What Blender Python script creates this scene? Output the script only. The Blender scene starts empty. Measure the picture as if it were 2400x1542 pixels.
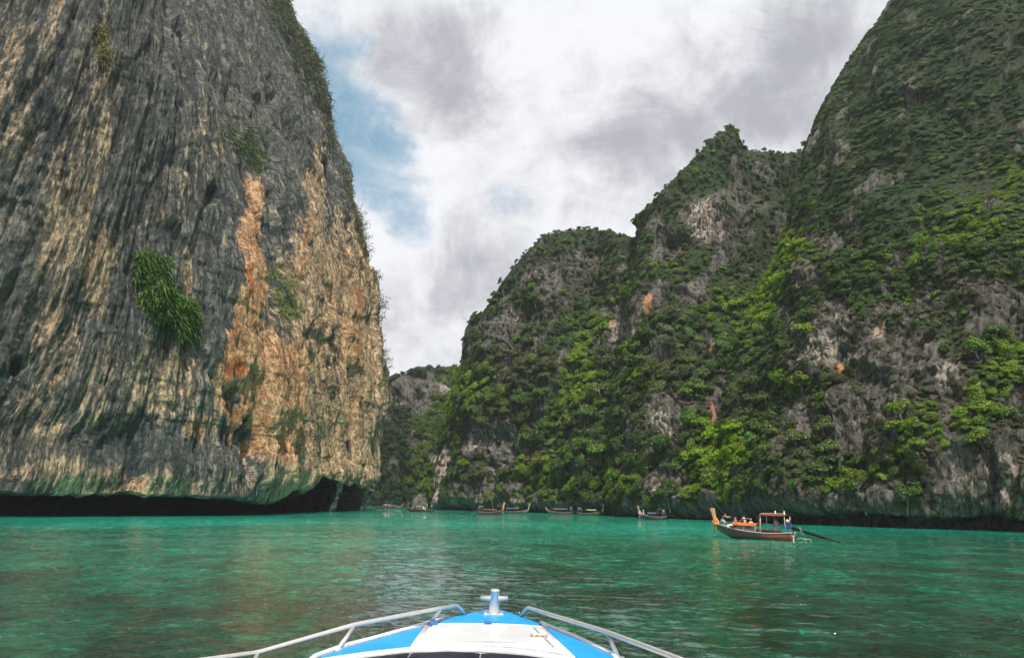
import bpy, bmesh, math, random
import numpy as np
from mathutils import Vector, Matrix, Euler

random.seed(7)
RNG = np.random.default_rng(11)
scene = bpy.context.scene
COL = scene.collection
PI = math.pi

# ------------------------------------------------------------------ camera
F = 1730.0
CX, CY = 1200.0, 771.0
CAMH = 3.0
PITCH = math.atan((1174.4 - CY) / F)
ROLL = math.radians(0.7)
cam_data = bpy.data.cameras.new("camera")
cam = bpy.data.objects.new("camera", cam_data)
COL.objects.link(cam)
cam_data.sensor_width = 36.0
cam_data.lens = 36.0 * F / 2400.0
cam_data.clip_start = 0.05
cam_data.clip_end = 12000
R3 = Matrix.Rotation(PI / 2 + PITCH, 3, 'X') @ Matrix.Rotation(ROLL, 3, 'Z')
cam.matrix_world = Matrix.Translation((0, 0, CAMH)) @ R3.to_4x4()
scene.camera = cam
R = np.array(R3)

# ------------------------------------------------------------------ view transform
vs = scene.view_settings
vs.view_transform = 'Standard'
vs.look = 'None'
vs.exposure = 0.4
vs.gamma = 1.0
vs.use_curve_mapping = False
scene.cycles.max_bounces = 6
scene.cycles.diffuse_bounces = 3
scene.cycles.glossy_bounces = 3
scene.cycles.transmission_bounces = 3
scene.cycles.volume_bounces = 0
scene.cycles.transparent_max_bounces = 8
scene.cycles.use_denoising = True
scene.cycles.sample_clamp_indirect = 4.0

# ------------------------------------------------------------------ sun
SUN_FROM = Vector((0.13, -0.50, 0.86)).normalized()
sun_d = bpy.data.lights.new("sun", 'SUN')
sun = bpy.data.objects.new("sun", sun_d)
COL.objects.link(sun)
sun_d.energy = 5.0
sun_d.angle = math.radians(1.5)
sun_d.color = (1.0, 0.93, 0.82)
sun.rotation_euler = (-SUN_FROM).to_track_quat('-Z', 'Y').to_euler()
sun.location = SUN_FROM * 400
SUN_EL = math.asin(SUN_FROM.z)
SUN_ROT = math.atan2(SUN_FROM.x, SUN_FROM.y)


# ------------------------------------------------------------------ projection helpers
def ray(px, py):
    d = np.stack([(np.asarray(px, float) - CX) / F, -(np.asarray(py, float) - CY) / F,
                  -np.ones(np.broadcast(px, py).shape)], -1)
    return d @ R.T


def at(px, py, Y):
    """point of the place seen at a photo pixel, Y metres ahead"""
    d = ray(px, py)
    t = np.asarray(Y, float) / d[..., 1]
    return d * t[..., None] + np.array([0, 0, CAMH])


def on_z(px, py, z):
    d = ray(px, py)
    t = (z - CAMH) / d[..., 2]
    return Vector((d * t[..., None] + np.array([0, 0, CAMH])).tolist())


def proj(P):
    c = (np.asarray(P, float) - np.array([0, 0, CAMH])) @ R
    w = np.maximum(-c[..., 2], 1e-3)
    return CX + F * c[..., 0] / w, CY - F * c[..., 1] / w


# ------------------------------------------------------------------ node helpers
def new_mat(name):
    m = bpy.data.materials.new(name)
    m.use_nodes = True
    nt = m.node_tree
    nt.nodes.clear()
    return m, nt


class NT:
    def __init__(self, nt):
        self.nt = nt

    def n(self, typ, **kw):
        nd = self.nt.nodes.new(typ)
        for k, v in kw.items():
            setattr(nd, k, v)
        return nd

    def link(self, a, b):
        self.nt.links.new(a, b)

    def put(self, sock, v):
        if hasattr(v, 'is_output') or isinstance(v, bpy.types.NodeSocket):
            self.nt.links.new(v, sock)
        else:
            sock.default_value = v

    def math(self, op, a, b=None, c=None, clamp=False):
        nd = self.n('ShaderNodeMath', operation=op)
        nd.use_clamp = clamp
        self.put(nd.inputs[0], a)
        if b is not None:
            self.put(nd.inputs[1], b)
        if c is not None:
            self.put(nd.inputs[2], c)
        return nd.outputs[0]

    def vmath(self, op, a, b=None, out=0):
        nd = self.n('ShaderNodeVectorMath', operation=op)
        self.put(nd.inputs[0], a)
        if b is not None:
            self.put(nd.inputs[1], b)
        return nd.outputs[out]

    def scale(self, a, s):
        nd = self.n('ShaderNodeVectorMath', operation='SCALE')
        self.put(nd.inputs[0], a)
        self.put(nd.inputs[3], s)
        return nd.outputs[0]

    def smooth(self, v, a, b, t0=0.0, t1=1.0):
        nd = self.n('ShaderNodeMapRange', interpolation_type='SMOOTHSTEP')
        self.put(nd.inputs[0], v)
        nd.inputs[1].default_value = a
        nd.inputs[2].default_value = b
        nd.inputs[3].default_value = t0
        nd.inputs[4].default_value = t1
        return nd.outputs[0]

    def mix(self, f, a, b, blend='MIX'):
        nd = self.n('ShaderNodeMix', data_type='RGBA', blend_type=blend)
        self.put(nd.inputs[0], f)
        for s, v in ((nd.inputs[6], a), (nd.inputs[7], b)):
            if isinstance(v, tuple) and len(v) == 3:
                v = (*v, 1)
            self.put(s, v)
        return nd.outputs[2]

    def noise(self, vec, scale, detail=4, rough=0.55, dist=0.0, out='Fac'):
        nd = self.n('ShaderNodeTexNoise')
        if vec is not None:
            self.link(vec, nd.inputs['Vector'])
        nd.inputs['Scale'].default_value = scale
        nd.inputs['Detail'].default_value = detail
        nd.inputs['Roughness'].default_value = rough
        nd.inputs['Distortion'].default_value = dist
        return nd.outputs[out]

    def mapping(self, vec, scale=(1, 1, 1), loc=(0, 0, 0), rot=(0, 0, 0)):
        nd = self.n('ShaderNodeMapping')
        self.link(vec, nd.inputs['Vector'])
        nd.inputs['Scale'].default_value = scale
        nd.inputs['Location'].default_value = loc
        nd.inputs['Rotation'].default_value = rot
        return nd.outputs[0]

    def attr(self, name, out='Fac', typ='GEOMETRY'):
        nd = self.n('ShaderNodeAttribute', attribute_name=name, attribute_type=typ)
        return nd.outputs[out]

    def bump(self, h, strength, dist, normal=None):
        nd = self.n('ShaderNodeBump')
        self.put(nd.inputs['Height'], h)
        nd.inputs['Strength'].default_value = strength
        nd.inputs['Distance'].default_value = dist
        if normal is not None:
            self.link(normal, nd.inputs['Normal'])
        return nd.outputs[0]


# ------------------------------------------------------------------ world: NISHITA sky under broken cloud
world = bpy.data.worlds.new("World")
scene.world = world
world.use_nodes = True
wt = world.node_tree
wt.nodes.clear()
W = NT(wt)
SKY_STRENGTH = 0.1
wout = W.n('ShaderNodeOutputWorld')
wbg = W.n('ShaderNodeBackground')
wbg.inputs['Strength'].default_value = SKY_STRENGTH
W.link(wbg.outputs[0], wout.inputs[0])
sky = W.n('ShaderNodeTexSky', sky_type='NISHITA')
sky.sun_disc = False
sky.sun_elevation = SUN_EL
sky.sun_rotation = SUN_ROT
sky.altitude = 0
sky.air_density = 1.0
sky.dust_density = 1.2
tc = W.n('ShaderNodeTexCoord')
D = W.vmath('NORMALIZE', tc.outputs['Generated'])
sep = W.n('ShaderNodeSeparateXYZ')
W.link(D, sep.inputs[0])
zz = W.math('ADD', W.math('MAXIMUM', sep.outputs['Z'], 0.0), 0.22)
comb = W.n('ShaderNodeCombineXYZ')
W.link(W.math('DIVIDE', sep.outputs['X'], zz), comb.inputs[0])
W.link(W.math('DIVIDE', sep.outputs['Y'], zz), comb.inputs[1])
PL = comb.outputs[0]
wn1 = W.noise(PL, 2.2, 6, 0.6, out='Color')
wn2 = W.noise(D, 7.0, 6, 0.62, out='Color')
off = W.vmath('ADD', W.scale(W.vmath('SUBTRACT', wn1, (0.5, 0.5, 0.5)), 0.16),
              W.scale(W.vmath('SUBTRACT', wn2, (0.5, 0.5, 0.5)), 0.14))
DW = W.vmath('NORMALIZE', W.vmath('ADD', D, off))


def blob_sum(items):
    """soft fields round directions of the sky, warped by the cloud noise"""
    tot = None
    for px, py, rad, soft, wgt in items:
        d = ray(px, py)
        d = d / np.linalg.norm(d)
        dot = W.vmath('DOT_PRODUCT', DW, tuple(d.tolist()), out=1)
        a0, a1 = math.cos((rad + soft) / F), math.cos(max(rad - soft, 0) / F)
        v = W.smooth(dot, a0, a1, 0.0, wgt)
        tot = v if tot is None else W.math('ADD', tot, v)
    return tot


wisp = W.noise(PL, 3.2, 9, 0.66, dist=0.5)
fb = W.noise(PL, 1.3, 8, 0.58)
fb2 = W.noise(D, 4.5, 9, 0.62, dist=0.5)
wisp2 = W.noise(D, 11.0, 10, 0.68, dist=0.8)
blue = blob_sum([(728, 100, 0, 110, .50), (790, 220, 0, 150, .42), (835, 330, 0, 150, .50), (885, 400, 0, 120, .38), (945, 500, 0, 90, .44), (700, 300, 0, 160, .40), (1215, 512, 0, 60, .42)])
bn = W.math('ADD', W.math('MULTIPLY', W.math('SUBTRACT', wisp, 0.5), 1.3), W.math('MULTIPLY', W.math('SUBTRACT', wisp2, 0.5), 1.1))
blue = W.math('MULTIPLY', W.smooth(W.math('ADD', blue, bn), 0.12, 1.05), W.math('SUBTRACT', 1.0, W.math('MULTIPLY', W.smooth(wisp2, 0.45, 0.75), 0.5)))
grey = blob_sum([(990, 140, 0, 220, .60), (1080, 200, 0, 130, .2), (1740, 200, 40, 220, .34), (1920, 230, 40, 200, .36), (1540, 360, 0, 190, .34),
                 (1450, 430, 0, 150, .25), (1960, 40, 0, 170, .3), (1740, 420, 40, 240, .2), (1100, 600, 0, 170, .25), (1010, 780, 60, 240, .35)])
gn = W.math('ADD', W.math('MULTIPLY', W.math('SUBTRACT', fb, 0.5), 1.6), W.math('MULTIPLY', W.math('SUBTRACT', fb2, 0.5), 2.6))
gn = W.math('ADD', gn, W.math('MULTIPLY', W.math('SUBTRACT', wisp2, 0.5), 1.3))
gsum = W.smooth(W.math('ADD', grey, gn), -0.12, 1.05)
cl = W.mix(gsum, (7.3, 7.35, 7.6), (3.5, 3.5, 3.9))
skyc = W.mix(0.62, W.scale(sky.outputs[0], 0.9), (2.0, 4.0, 5.3))
cov = W.math('SUBTRACT', 1.0, blue, clamp=True)
full = W.mix(cov, skyc, cl)
W.link(full, wbg.inputs['Color'])


# ------------------------------------------------------------------ numpy noise
_perm = np.random.default_rng(3).permutation(256)
_perm = np.concatenate([_perm, _perm, _perm])
_g = np.array([[1, 1, 0], [-1, 1, 0], [1, -1, 0], [-1, -1, 0], [1, 0, 1], [-1, 0, 1], [1, 0, -1], [-1, 0, -1],
               [0, 1, 1], [0, -1, 1], [0, 1, -1], [0, -1, -1], [1, 1, 0], [-1, 1, 0], [0, -1, 1], [0, -1, -1]], float)


def perlin(x, y, z=0.0):
    x, y, z = np.broadcast_arrays(np.asarray(x, float), np.asarray(y, float), np.asarray(z, float))
    xi, yi, zi = np.floor(x).astype(int), np.floor(y).astype(int), np.floor(z).astype(int)
    xf, yf, zf = x - xi, y - yi, z - zi
    xi &= 255; yi &= 255; zi &= 255
    u, v, w = [t * t * t * (t * (t * 6 - 15) + 10) for t in (xf, yf, zf)]
    res = 0
    for dx in (0, 1):
        a = _perm[xi + dx]
        wx = u if dx else 1 - u
        for dy in (0, 1):
            b = _perm[a + yi + dy]
            wy = v if dy else 1 - v
            for dz in (0, 1):
                g = _g[_perm[b + zi + dz] & 15]
                wz = w if dz else 1 - w
                res = res + wx * wy * wz * (g[..., 0] * (xf - dx) + g[..., 1] * (yf - dy) + g[..., 2] * (zf - dz))
    return res


def fbm(x, y, z=0.0, oct=4, gain=0.5):
    s, a = 0, 1.0
    for i in range(oct):
        s = s + a * perlin(x + 17.3 * i, y + 5.1 * i, z + 9.7 * i)
        x, y, z = x * 2.03, y * 2.03, z * 2.03
        a *= gain
    return s


def ridged(x, y, z=0.0):
    return 1 - 2 * np.abs(perlin(x, y, z))


def sstep(a, b, x):
    t = np.clip((x - a) / (b - a), 0, 1)
    return t * t * (3 - 2 * t)


# ------------------------------------------------------------------ object helpers
def link(o, parent=None):
    COL.objects.link(o)
    if parent is not None:
        o.parent = parent
    return o


def tag(o, label=None, cat=None, group=None, kind=None):
    if label: o['label'] = label
    if cat: o['category'] = cat
    if group: o['group'] = group
    if kind: o['kind'] = kind
    return o


def empty(name, loc, rz=0.0, label=None, cat=None, group=None):
    o = bpy.data.objects.new(name, None)
    o.empty_display_size = 0.2
    link(o)
    o.location = loc
    o.rotation_euler = (0, 0, rz)
    return tag(o, label, cat, group)


def grid_mesh(name, P, mat, attrs=None, wrap=False):
    nu, nv = P.shape[:2]
    me = bpy.data.meshes.new(name)
    me.vertices.add(nu * nv)
    me.vertices.foreach_set('co', P.reshape(-1).astype(np.float32))
    idx = np.arange(nu * nv).reshape(nu, nv)
    a = idx[:-1, :-1]; b = idx[1:, :-1]; c = idx[1:, 1:]; d = idx[:-1, 1:]
    if wrap:
        idx2 = np.concatenate([idx, idx[:1]], 0)
        a = idx2[:-1, :-1]; b = idx2[1:, :-1]; c = idx2[1:, 1:]; d = idx2[:-1, 1:]
    q = np.stack([a, b, c, d], -1).reshape(-1)
    nf = len(q) // 4
    me.loops.add(nf * 4)
    me.loops.foreach_set('vertex_index', q.astype(np.int32))
    me.polygons.add(nf)
    me.polygons.foreach_set('loop_start', np.arange(0, nf * 4, 4, dtype=np.int32))
    me.polygons.foreach_set('use_smooth', np.ones(nf, dtype=bool))
    for k, v in (attrs or {}).items():
        at_ = me.attributes.new(k, 'FLOAT', 'POINT')
        at_.data.foreach_set('value', v.reshape(-1).astype(np.float32))
    me.update(calc_edges=True)
    me.validate()
    if mat: me.materials.append(mat)
    return me


def catmull(P, t):
    n = P.shape[0]
    t = np.clip(t, 0, n - 1 - 1e-9)
    i = np.floor(t).astype(int)
    f = (t - i).reshape((-1,) + (1,) * (P.ndim - 1))
    p0 = P[np.clip(i - 1, 0, n - 1)]; p1 = P[i]; p2 = P[np.clip(i + 1, 0, n - 1)]; p3 = P[np.clip(i + 2, 0, n - 1)]
    return 0.5 * ((2 * p1) + (-p0 + p2) * f + (2 * p0 - 5 * p1 + 4 * p2 - p3) * f ** 2 + (-p0 + 3 * p1 - 3 * p2 + p3) * f ** 3)


def spread(counts):
    out = []
    for i, c in enumerate(counts):
        out.append(i + np.arange(c) / c)
    out.append(np.array([len(counts)], float))
    return np.concatenate(out)


def loft(C, ucounts, vcounts):
    C = np.asarray(C, float)
    A = catmull(C, spread(ucounts))
    B = catmull(np.swapaxes(A, 0, 1), spread(vcounts))
    return np.swapaxes(B, 0, 1)


def grid_normals(P):
    du = np.gradient(P, axis=0); dv = np.gradient(P, axis=1)
    n = np.cross(du, dv)
    n /= np.maximum(np.linalg.norm(n, axis=-1, keepdims=True), 1e-9)
    return n


def arclen(P):
    d = np.linalg.norm(np.diff(P, axis=0), axis=-1)
    s = np.concatenate([np.zeros((1, P.shape[1])), np.cumsum(d, 0)], 0)
    mid = P.shape[1] // 2
    return np.repeat(s[:, mid:mid + 1], P.shape[1], 1)


def ellipses(px, py, items, warp=None):
    """max over soft ellipses (px, py, rx, ry, angle_deg, weight)"""
    m = np.zeros_like(px)
    wx, wy = warp if warp is not None else (0, 0)
    for it in items:
        x0, y0, rx, ry = it[:4]
        a = math.radians(it[4]) if len(it) > 4 else 0
        w = it[5] if len(it) > 5 else 1.0
        dx, dy = px + wx - x0, py + wy - y0
        u = (dx * math.cos(a) + dy * math.sin(a)) / rx
        v = (-dx * math.sin(a) + dy * math.cos(a)) / ry
        m = np.maximum(m, w * (1 - sstep(0.55, 1.25, np.sqrt(u * u + v * v))))
    return m


# ------------------------------------------------------------------ rock materials
def rock_left():
    m, nt = new_mat("streaked_limestone")
    N = NT(nt)
    out = N.n('ShaderNodeOutputMaterial'); b = N.n('ShaderNodeBsdfPrincipled')
    N.link(b.outputs[0], out.inputs[0])
    sv = N.n('ShaderNodeCombineXYZ')
    N.link(N.attr('s'), sv.inputs[0]); N.link(N.attr('t'), sv.inputs[1])
    S = sv.outputs[0]
    sa = N.noise(N.mapping(S, (0.42, 0.040, 1)), 1.0, 5, 0.6)
    sb_ = N.noise(N.mapping(S, (1.3, 0.20, 1)), 1.0, 5, 0.62)
    sc = N.noise(N.mapping(S, (2.2, 0.62, 1)), 1.0, 5, 0.65)
    fine = N.noise(N.mapping(S, (2.6, 1.3, 1)), 1.0, 8, 0.80)
    v = N.math('ADD', N.math('ADD', N.math('MULTIPLY', sa, .34), N.math('MULTIPLY', sb_, .30)), N.math('ADD', N.math('MULTIPLY', sc, .20), N.math('MULTIPLY', fine, .16)))
    dark = N.mix(N.smooth(v, 0.41, 0.59), (0.038, 0.054, 0.058), (0.235, 0.238, 0.21))
    tan = N.mix(N.smooth(v, 0.40, 0.60), (0.25, 0.175, 0.10), (0.72, 0.55, 0.35))
    orange = N.mix(N.smooth(v, 0.40, 0.60), (0.46, 0.215, 0.09), (0.76, 0.49, 0.28))
    rust = N.mix(sc, (0.42, 0.13, 0.04), (0.55, 0.22, 0.08))
    algae = N.mix(N.smooth(v, 0.42, 0.60), (0.026, 0.048, 0.050), (0.12, 0.145, 0.125))
    nz = N.math('ADD', N.math('MULTIPLY', N.math('SUBTRACT', sa, 0.5), 1.5), N.math('MULTIPLY', N.math('SUBTRACT', sb_, 0.5), 1.3))
    nz = N.math('ADD', nz, N.math('MULTIPLY', N.math('SUBTRACT', sc, 0.5), 1.0))
    nz = N.math('ADD', nz, N.math('MULTIPLY', N.math('SUBTRACT', fine, 0.5), 0.7))
    c = N.mix(N.smooth(N.math('ADD', N.attr('tan'), nz), 0.16, 0.78), dark, tan)
    c = N.mix(N.smooth(N.math('ADD', N.math('MULTIPLY', N.attr('orange'), 1.32), N.math('MULTIPLY', nz, 0.95)), 0.24, 0.92), c, orange)
    c = N.mix(N.smooth(N.math('ADD', N.attr('rust'), N.math('MULTIPLY', nz, 0.6)), 0.45, 0.95), c, rust)
    c = N.mix(N.smooth(N.math('ADD', N.attr('algae'), N.math('MULTIPLY', nz, 0.8)), 0.35, 1.0, 0, 0.6), c, algae)
    c = N.mix(N.math('MULTIPLY', N.attr('undercut_shade'), 0.93), c, (0.010, 0.011, 0.011))  # shade under the lip, mixed into the rock colour as near-black
    crack = N.smooth(N.math('ABSOLUTE', N.math('SUBTRACT', sb_, 0.46)), 0.0, 0.035)
    crack2 = N.smooth(N.math('ABSOLUTE', N.math('SUBTRACT', sc, 0.47)), 0.0, 0.03)
    dk_ = N.mix(0.78, c, (0.012, 0.016, 0.017))
    c = N.mix(N.math('MULTIPLY', N.math('SUBTRACT', 1.0, crack), N.smooth(sa, .45, .62, 0.0, 0.65)), c, dk_)
    c = N.mix(N.math('MULTIPLY', N.math('SUBTRACT', 1.0, crack2), 0.35), c, dk_)
    c = N.mix(N.smooth(fine, 0.40, 0.47), dk_, c)
    streak2 = N.math('ADD', N.math('MULTIPLY', sb_, .5), N.math('MULTIPLY', N.math('MULTIPLY', crack, crack2), .6))
    N.link(c, b.inputs['Base Color'])
    b.inputs['Roughness'].default_value = 0.85
    b.inputs['Specular IOR Level'].default_value = 0.25
    h = N.math('ADD', N.math('MULTIPLY', fine, 0.6), N.math('MULTIPLY', streak2, 0.6))
    N.link(N.bump(h, 1.0, 1.6), b.inputs['Normal'])
    return m


def rock_right():
    m, nt = new_mat("grey_karst")
    N = NT(nt)
    out = N.n('ShaderNodeOutputMaterial'); b = N.n('ShaderNodeBsdfPrincipled')
    N.link(b.outputs[0], out.inputs[0])
    sv = N.n('ShaderNodeCombineXYZ')
    N.link(N.attr('s'), sv.inputs[0]); N.link(N.attr('t'), sv.inputs[1])
    S = sv.outputs[0]
    streak = N.noise(N.mapping(S, (0.8, 0.10, 1)), 1.0, 6, 0.65)
    streak2 = N.noise(N.mapping(S, (2.2, 0.35, 1)), 1.0, 5, 0.68)
    fine = N.noise(N.mapping(S, (1.3, 0.8, 1)), 1.0, 8, 0.76)
    grey = N.mix(N.smooth(N.math('ADD', N.math('MULTIPLY', streak, .5), N.math('MULTIPLY', fine, .5)), 0.38, 0.64), (0.034, 0.033, 0.028), (0.205, 0.195, 0.17))
    grey = N.mix(N.math('MULTIPLY', N.smooth(streak2, 0.58, 0.70), 0.7), grey, (0.30, 0.28, 0.26))
    pale = N.mix(streak2, (0.20, 0.165, 0.13), (0.62, 0.54, 0.45))
    orange = N.mix(streak, (0.42, 0.17, 0.075), (0.62, 0.36, 0.19))
    moss = N.mix(fine, (0.014, 0.034, 0.010), (0.042, 0.075, 0.022))
    mm = N.math('ADD', N.attr('veg'), N.math('MULTIPLY', N.math('SUBTRACT', fine, 0.5), 1.6))
    pm = N.math('ADD', N.math('MULTIPLY', N.attr('pale'), 0.8), N.math('ADD', N.math('MULTIPLY', N.math('SUBTRACT', streak2, 0.5), 2.0), N.math('MULTIPLY', N.math('SUBTRACT', fine, 0.5), 2.2)))
    om = N.math('ADD', N.math('MULTIPLY', N.attr('orange'), 0.9), N.math('ADD', N.math('MULTIPLY', N.math('SUBTRACT', streak, 0.5), 1.6), N.math('MULTIPLY', N.math('SUBTRACT', fine, 0.5), 1.2)))
    c = N.mix(N.smooth(pm, 0.4, 0.9), grey, pale)
    c = N.mix(N.smooth(om, 0.4, 0.85), c, orange)
    c = N.mix(N.smooth(mm, 0.25, 0.85, 0, 0.85), c, moss)
    c = N.mix(N.smooth(fine, 0.36, 0.52), N.mix(0.7, c, (0.012, 0.012, 0.013)), c)
    N.link(c, b.inputs['Base Color'])
    b.inputs['Roughness'].default_value = 0.9
    b.inputs['Specular IOR Level'].default_value = 0.2
    h = N.math('ADD', N.math('MULTIPLY', fine, 0.7), N.math('MULTIPLY', streak2, 0.5))
    N.link(N.bump(h, 1.0, 1.8), b.inputs['Normal'])
    return m


MAT_LEFT = rock_left()
MAT_RIGHT = rock_right()


def principled(name, color, rough=0.5, metal=0.0, spec=0.5, var=0.0, scale=8.0, bump=0.0, coat=0.0):
    m, nt = new_mat(name)
    N = NT(nt)
    out = N.n('ShaderNodeOutputMaterial'); b = N.n('ShaderNodeBsdfPrincipled')
    N.link(b.outputs[0], out.inputs[0])
    b.inputs['Roughness'].default_value = rough
    b.inputs['Metallic'].default_value = metal
    b.inputs['Specular IOR Level'].default_value = spec
    b.inputs['Coat Weight'].default_value = coat
    tcn = N.n('ShaderNodeTexCoord')
    nz = N.noise(tcn.outputs['Object'], scale, 5, 0.6)
    lo = tuple(max(0, c * (1 - var)) for c in color); hi = tuple(min(1, c * (1 + var)) for c in color)
    N.link(N.mix(N.smooth(nz, 0.3, 0.7), lo, hi), b.inputs['Base Color'])
    if bump:
        N.link(N.bump(nz, 0.4, bump), b.inputs['Normal'])
    return m


# ------------------------------------------------------------------ the water
def water_material():
    m, nt = new_mat("lagoon_water")
    N = NT(nt)
    out = N.n('ShaderNodeOutputMaterial'); b = N.n('ShaderNodeBsdfPrincipled')
    N.link(b.outputs[0], out.inputs[0])
    geo = N.n('ShaderNodeNewGeometry')
    P = geo.outputs['Position']
    nrm = geo.outputs['Normal']
    warp = N.scale(nrm, 2.2)                    # the sea bed wobbles with the slope of the waves above it
    Q = N.vmath('ADD', P, warp)
    sp = N.n('ShaderNodeSeparateXYZ'); N.link(P, sp.inputs[0])
    reef = N.noise(N.mapping(Q, (0.30, 0.22, 1)), 1.0, 7, 0.62, 0.6)
    reef2 = N.noise(N.mapping(Q, (1.1, 0.8, 1)), 1.0, 6, 0.66, 0.8)
    reef3 = N.noise(N.mapping(Q, (3.2, 2.2, 1)), 1.0, 5, 0.70, 0.5)
    big = N.noise(N.mapping(Q, (0.035, 0.022, 1)), 1.0, 3, 0.5)
    sand = N.mix(N.smooth(big, 0.35, 0.65), (0.004, 0.32, 0.205), (0.012, 0.48, 0.34))
    shoal = N.mix(N.smooth(reef, 0.38, 0.66), (0.002, 0.030, 0.016), (0.003, 0.088, 0.046))
    shoal = N.mix(N.smooth(reef2, 0.36, 0.62, 0.0, 0.8), (0.003, 0.013, 0.008), shoal)
    shoal = N.mix(N.math('MULTIPLY', N.smooth(reef2, 0.60, 0.70), N.smooth(reef, 0.52, 0.66)), shoal, (0.03, 0.40, 0.27))
    dist = N.math('ADD', sp.outputs['Y'], N.math('MULTIPLY', N.math('SUBTRACT', big, 0.5), 70.0))
    dist = N.math('ADD', dist, N.math('MULTIPLY', N.math('SUBTRACT', reef, 0.5), 22.0))
    dist = N.math('SUBTRACT', dist, N.math('MULTIPLY', N.math('ABSOLUTE', sp.outputs['X']), 0.10))
    deep = N.mix(N.smooth(reef, 0.35, 0.65), (0.002, 0.052, 0.029), (0.004, 0.145, 0.085))
    mid = N.mix(N.smooth(dist, 8.0, 40.0), shoal, deep)
    mid = N.mix(N.smooth(reef3, 0.50, 0.60, 0.0, 0.75), mid, N.mix(1.0, mid, (2.0, 1.75, 1.7), 'MULTIPLY'))
    mid = N.mix(N.smooth(reef3, 0.48, 0.40, 0.0, 0.6), mid, (0.002, 0.012, 0.007))
    c = N.mix(N.smooth(dist, 34.0, 105.0), mid, sand)
    N.link(c, b.inputs['Base Color'])
    b.inputs['Roughness'].default_value = 0.02
    b.inputs['IOR'].default_value = 1.333
    b.inputs['Specular IOR Level'].default_value = 0.9
    r1 = N.noise(N.mapping(P, (1.2, 2.0, 1), rot=(0, 0, 0.3)), 1.0, 3, 0.55, 0.5)
    r2 = N.noise(N.mapping(P, (3.8, 6.0, 1), rot=(0, 0, -0.25)), 1.0, 3, 0.6, 0.4)
    r3 = N.noise(N.mapping(P, (2.3, 4.2, 1), rot=(0, 0, 0.12)), 1.0, 2, 0.5, 0.9)
    gustn = N.noise(N.mapping(P, (0.22, 0.35, 1)), 1.0, 3, 0.6)
    chop = N.math('MULTIPLY', N.smooth(r3, 0.54, 0.68), N.smooth(gustn, 0.42, 0.62))
    h = N.math('ADD', N.math('ADD', N.math('MULTIPLY', r1, 1.0), N.math('MULTIPLY', r2, 0.30)), N.math('MULTIPLY', chop, 0.9))
    bn_ = N.bump(h, 1.0, 0.055)
    N.link(bn_, b.inputs['Normal'])
    N.link(bn_, b.inputs['Coat Normal'])
    b.inputs['Coat Weight'].default_value = 0.60
    b.inputs['Coat IOR'].default_value = 1.36
    b.inputs['Coat Roughness'].default_value = 0.02
    return m


def build_water():
    ang = np.concatenate([np.linspace(-41, 41, 520), np.linspace(48, 312, 45)])
    ang = np.radians(ang)
    rad = np.concatenate([[0.02, 1.5, 3.0, 4.2], np.geomspace(5.0, 130.0, 900), np.geomspace(160, 1100, 20)])
    A, Rr = np.meshgrid(ang, rad, indexing='ij')
    X = Rr * np.sin(A); Y = Rr * np.cos(A); Z = np.zeros_like(X)
    spacing = np.gradient(Rr, axis=1)
    rng = np.random.default_rng(5)
    gust = 0.85 + 0.5 * fbm(X / 11, Y / 7, 3.3, 3)
    comps = []
    for i in range(72):
        lam = 0.30 * (5.0 / 0.30) ** (i / 71)
        slope = math.exp(-(math.log(lam / 0.85) / 0.75) ** 2) * rng.uniform(0.5, 1.4)
        comps.append((lam, slope))
    norm = 0.098 / math.sqrt(sum(c[1] ** 2 for c in comps) / 2)
    for i, (lam, slope) in enumerate(comps):
        th = rng.normal(-1.75, 0.75)
        k = 2 * PI / lam
        amp = slope * norm / k
        fade = 1 - sstep(lam * 0.22, lam * 0.5, spacing)
        ph = k * (X * math.cos(th) + Y * math.sin(th)) + rng.uniform(0, 6.28)
        ph = ph + 2.2 * perlin(X / (lam * 3.5), Y / (lam * 3.5), i * 3.1)
        Z += amp * fade * gust * (np.sin(ph) + 0.22 * np.cos(2 * ph))
    Z -= 0.0
    me = grid_mesh("water", np.stack([X, Y, Z], -1), water_material(), wrap=True)
    o = link(bpy.data.objects.new("water", me))
    tag(o, "rippled emerald and turquoise lagoon water between the cliffs", "water", kind='structure')


build_water()

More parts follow.
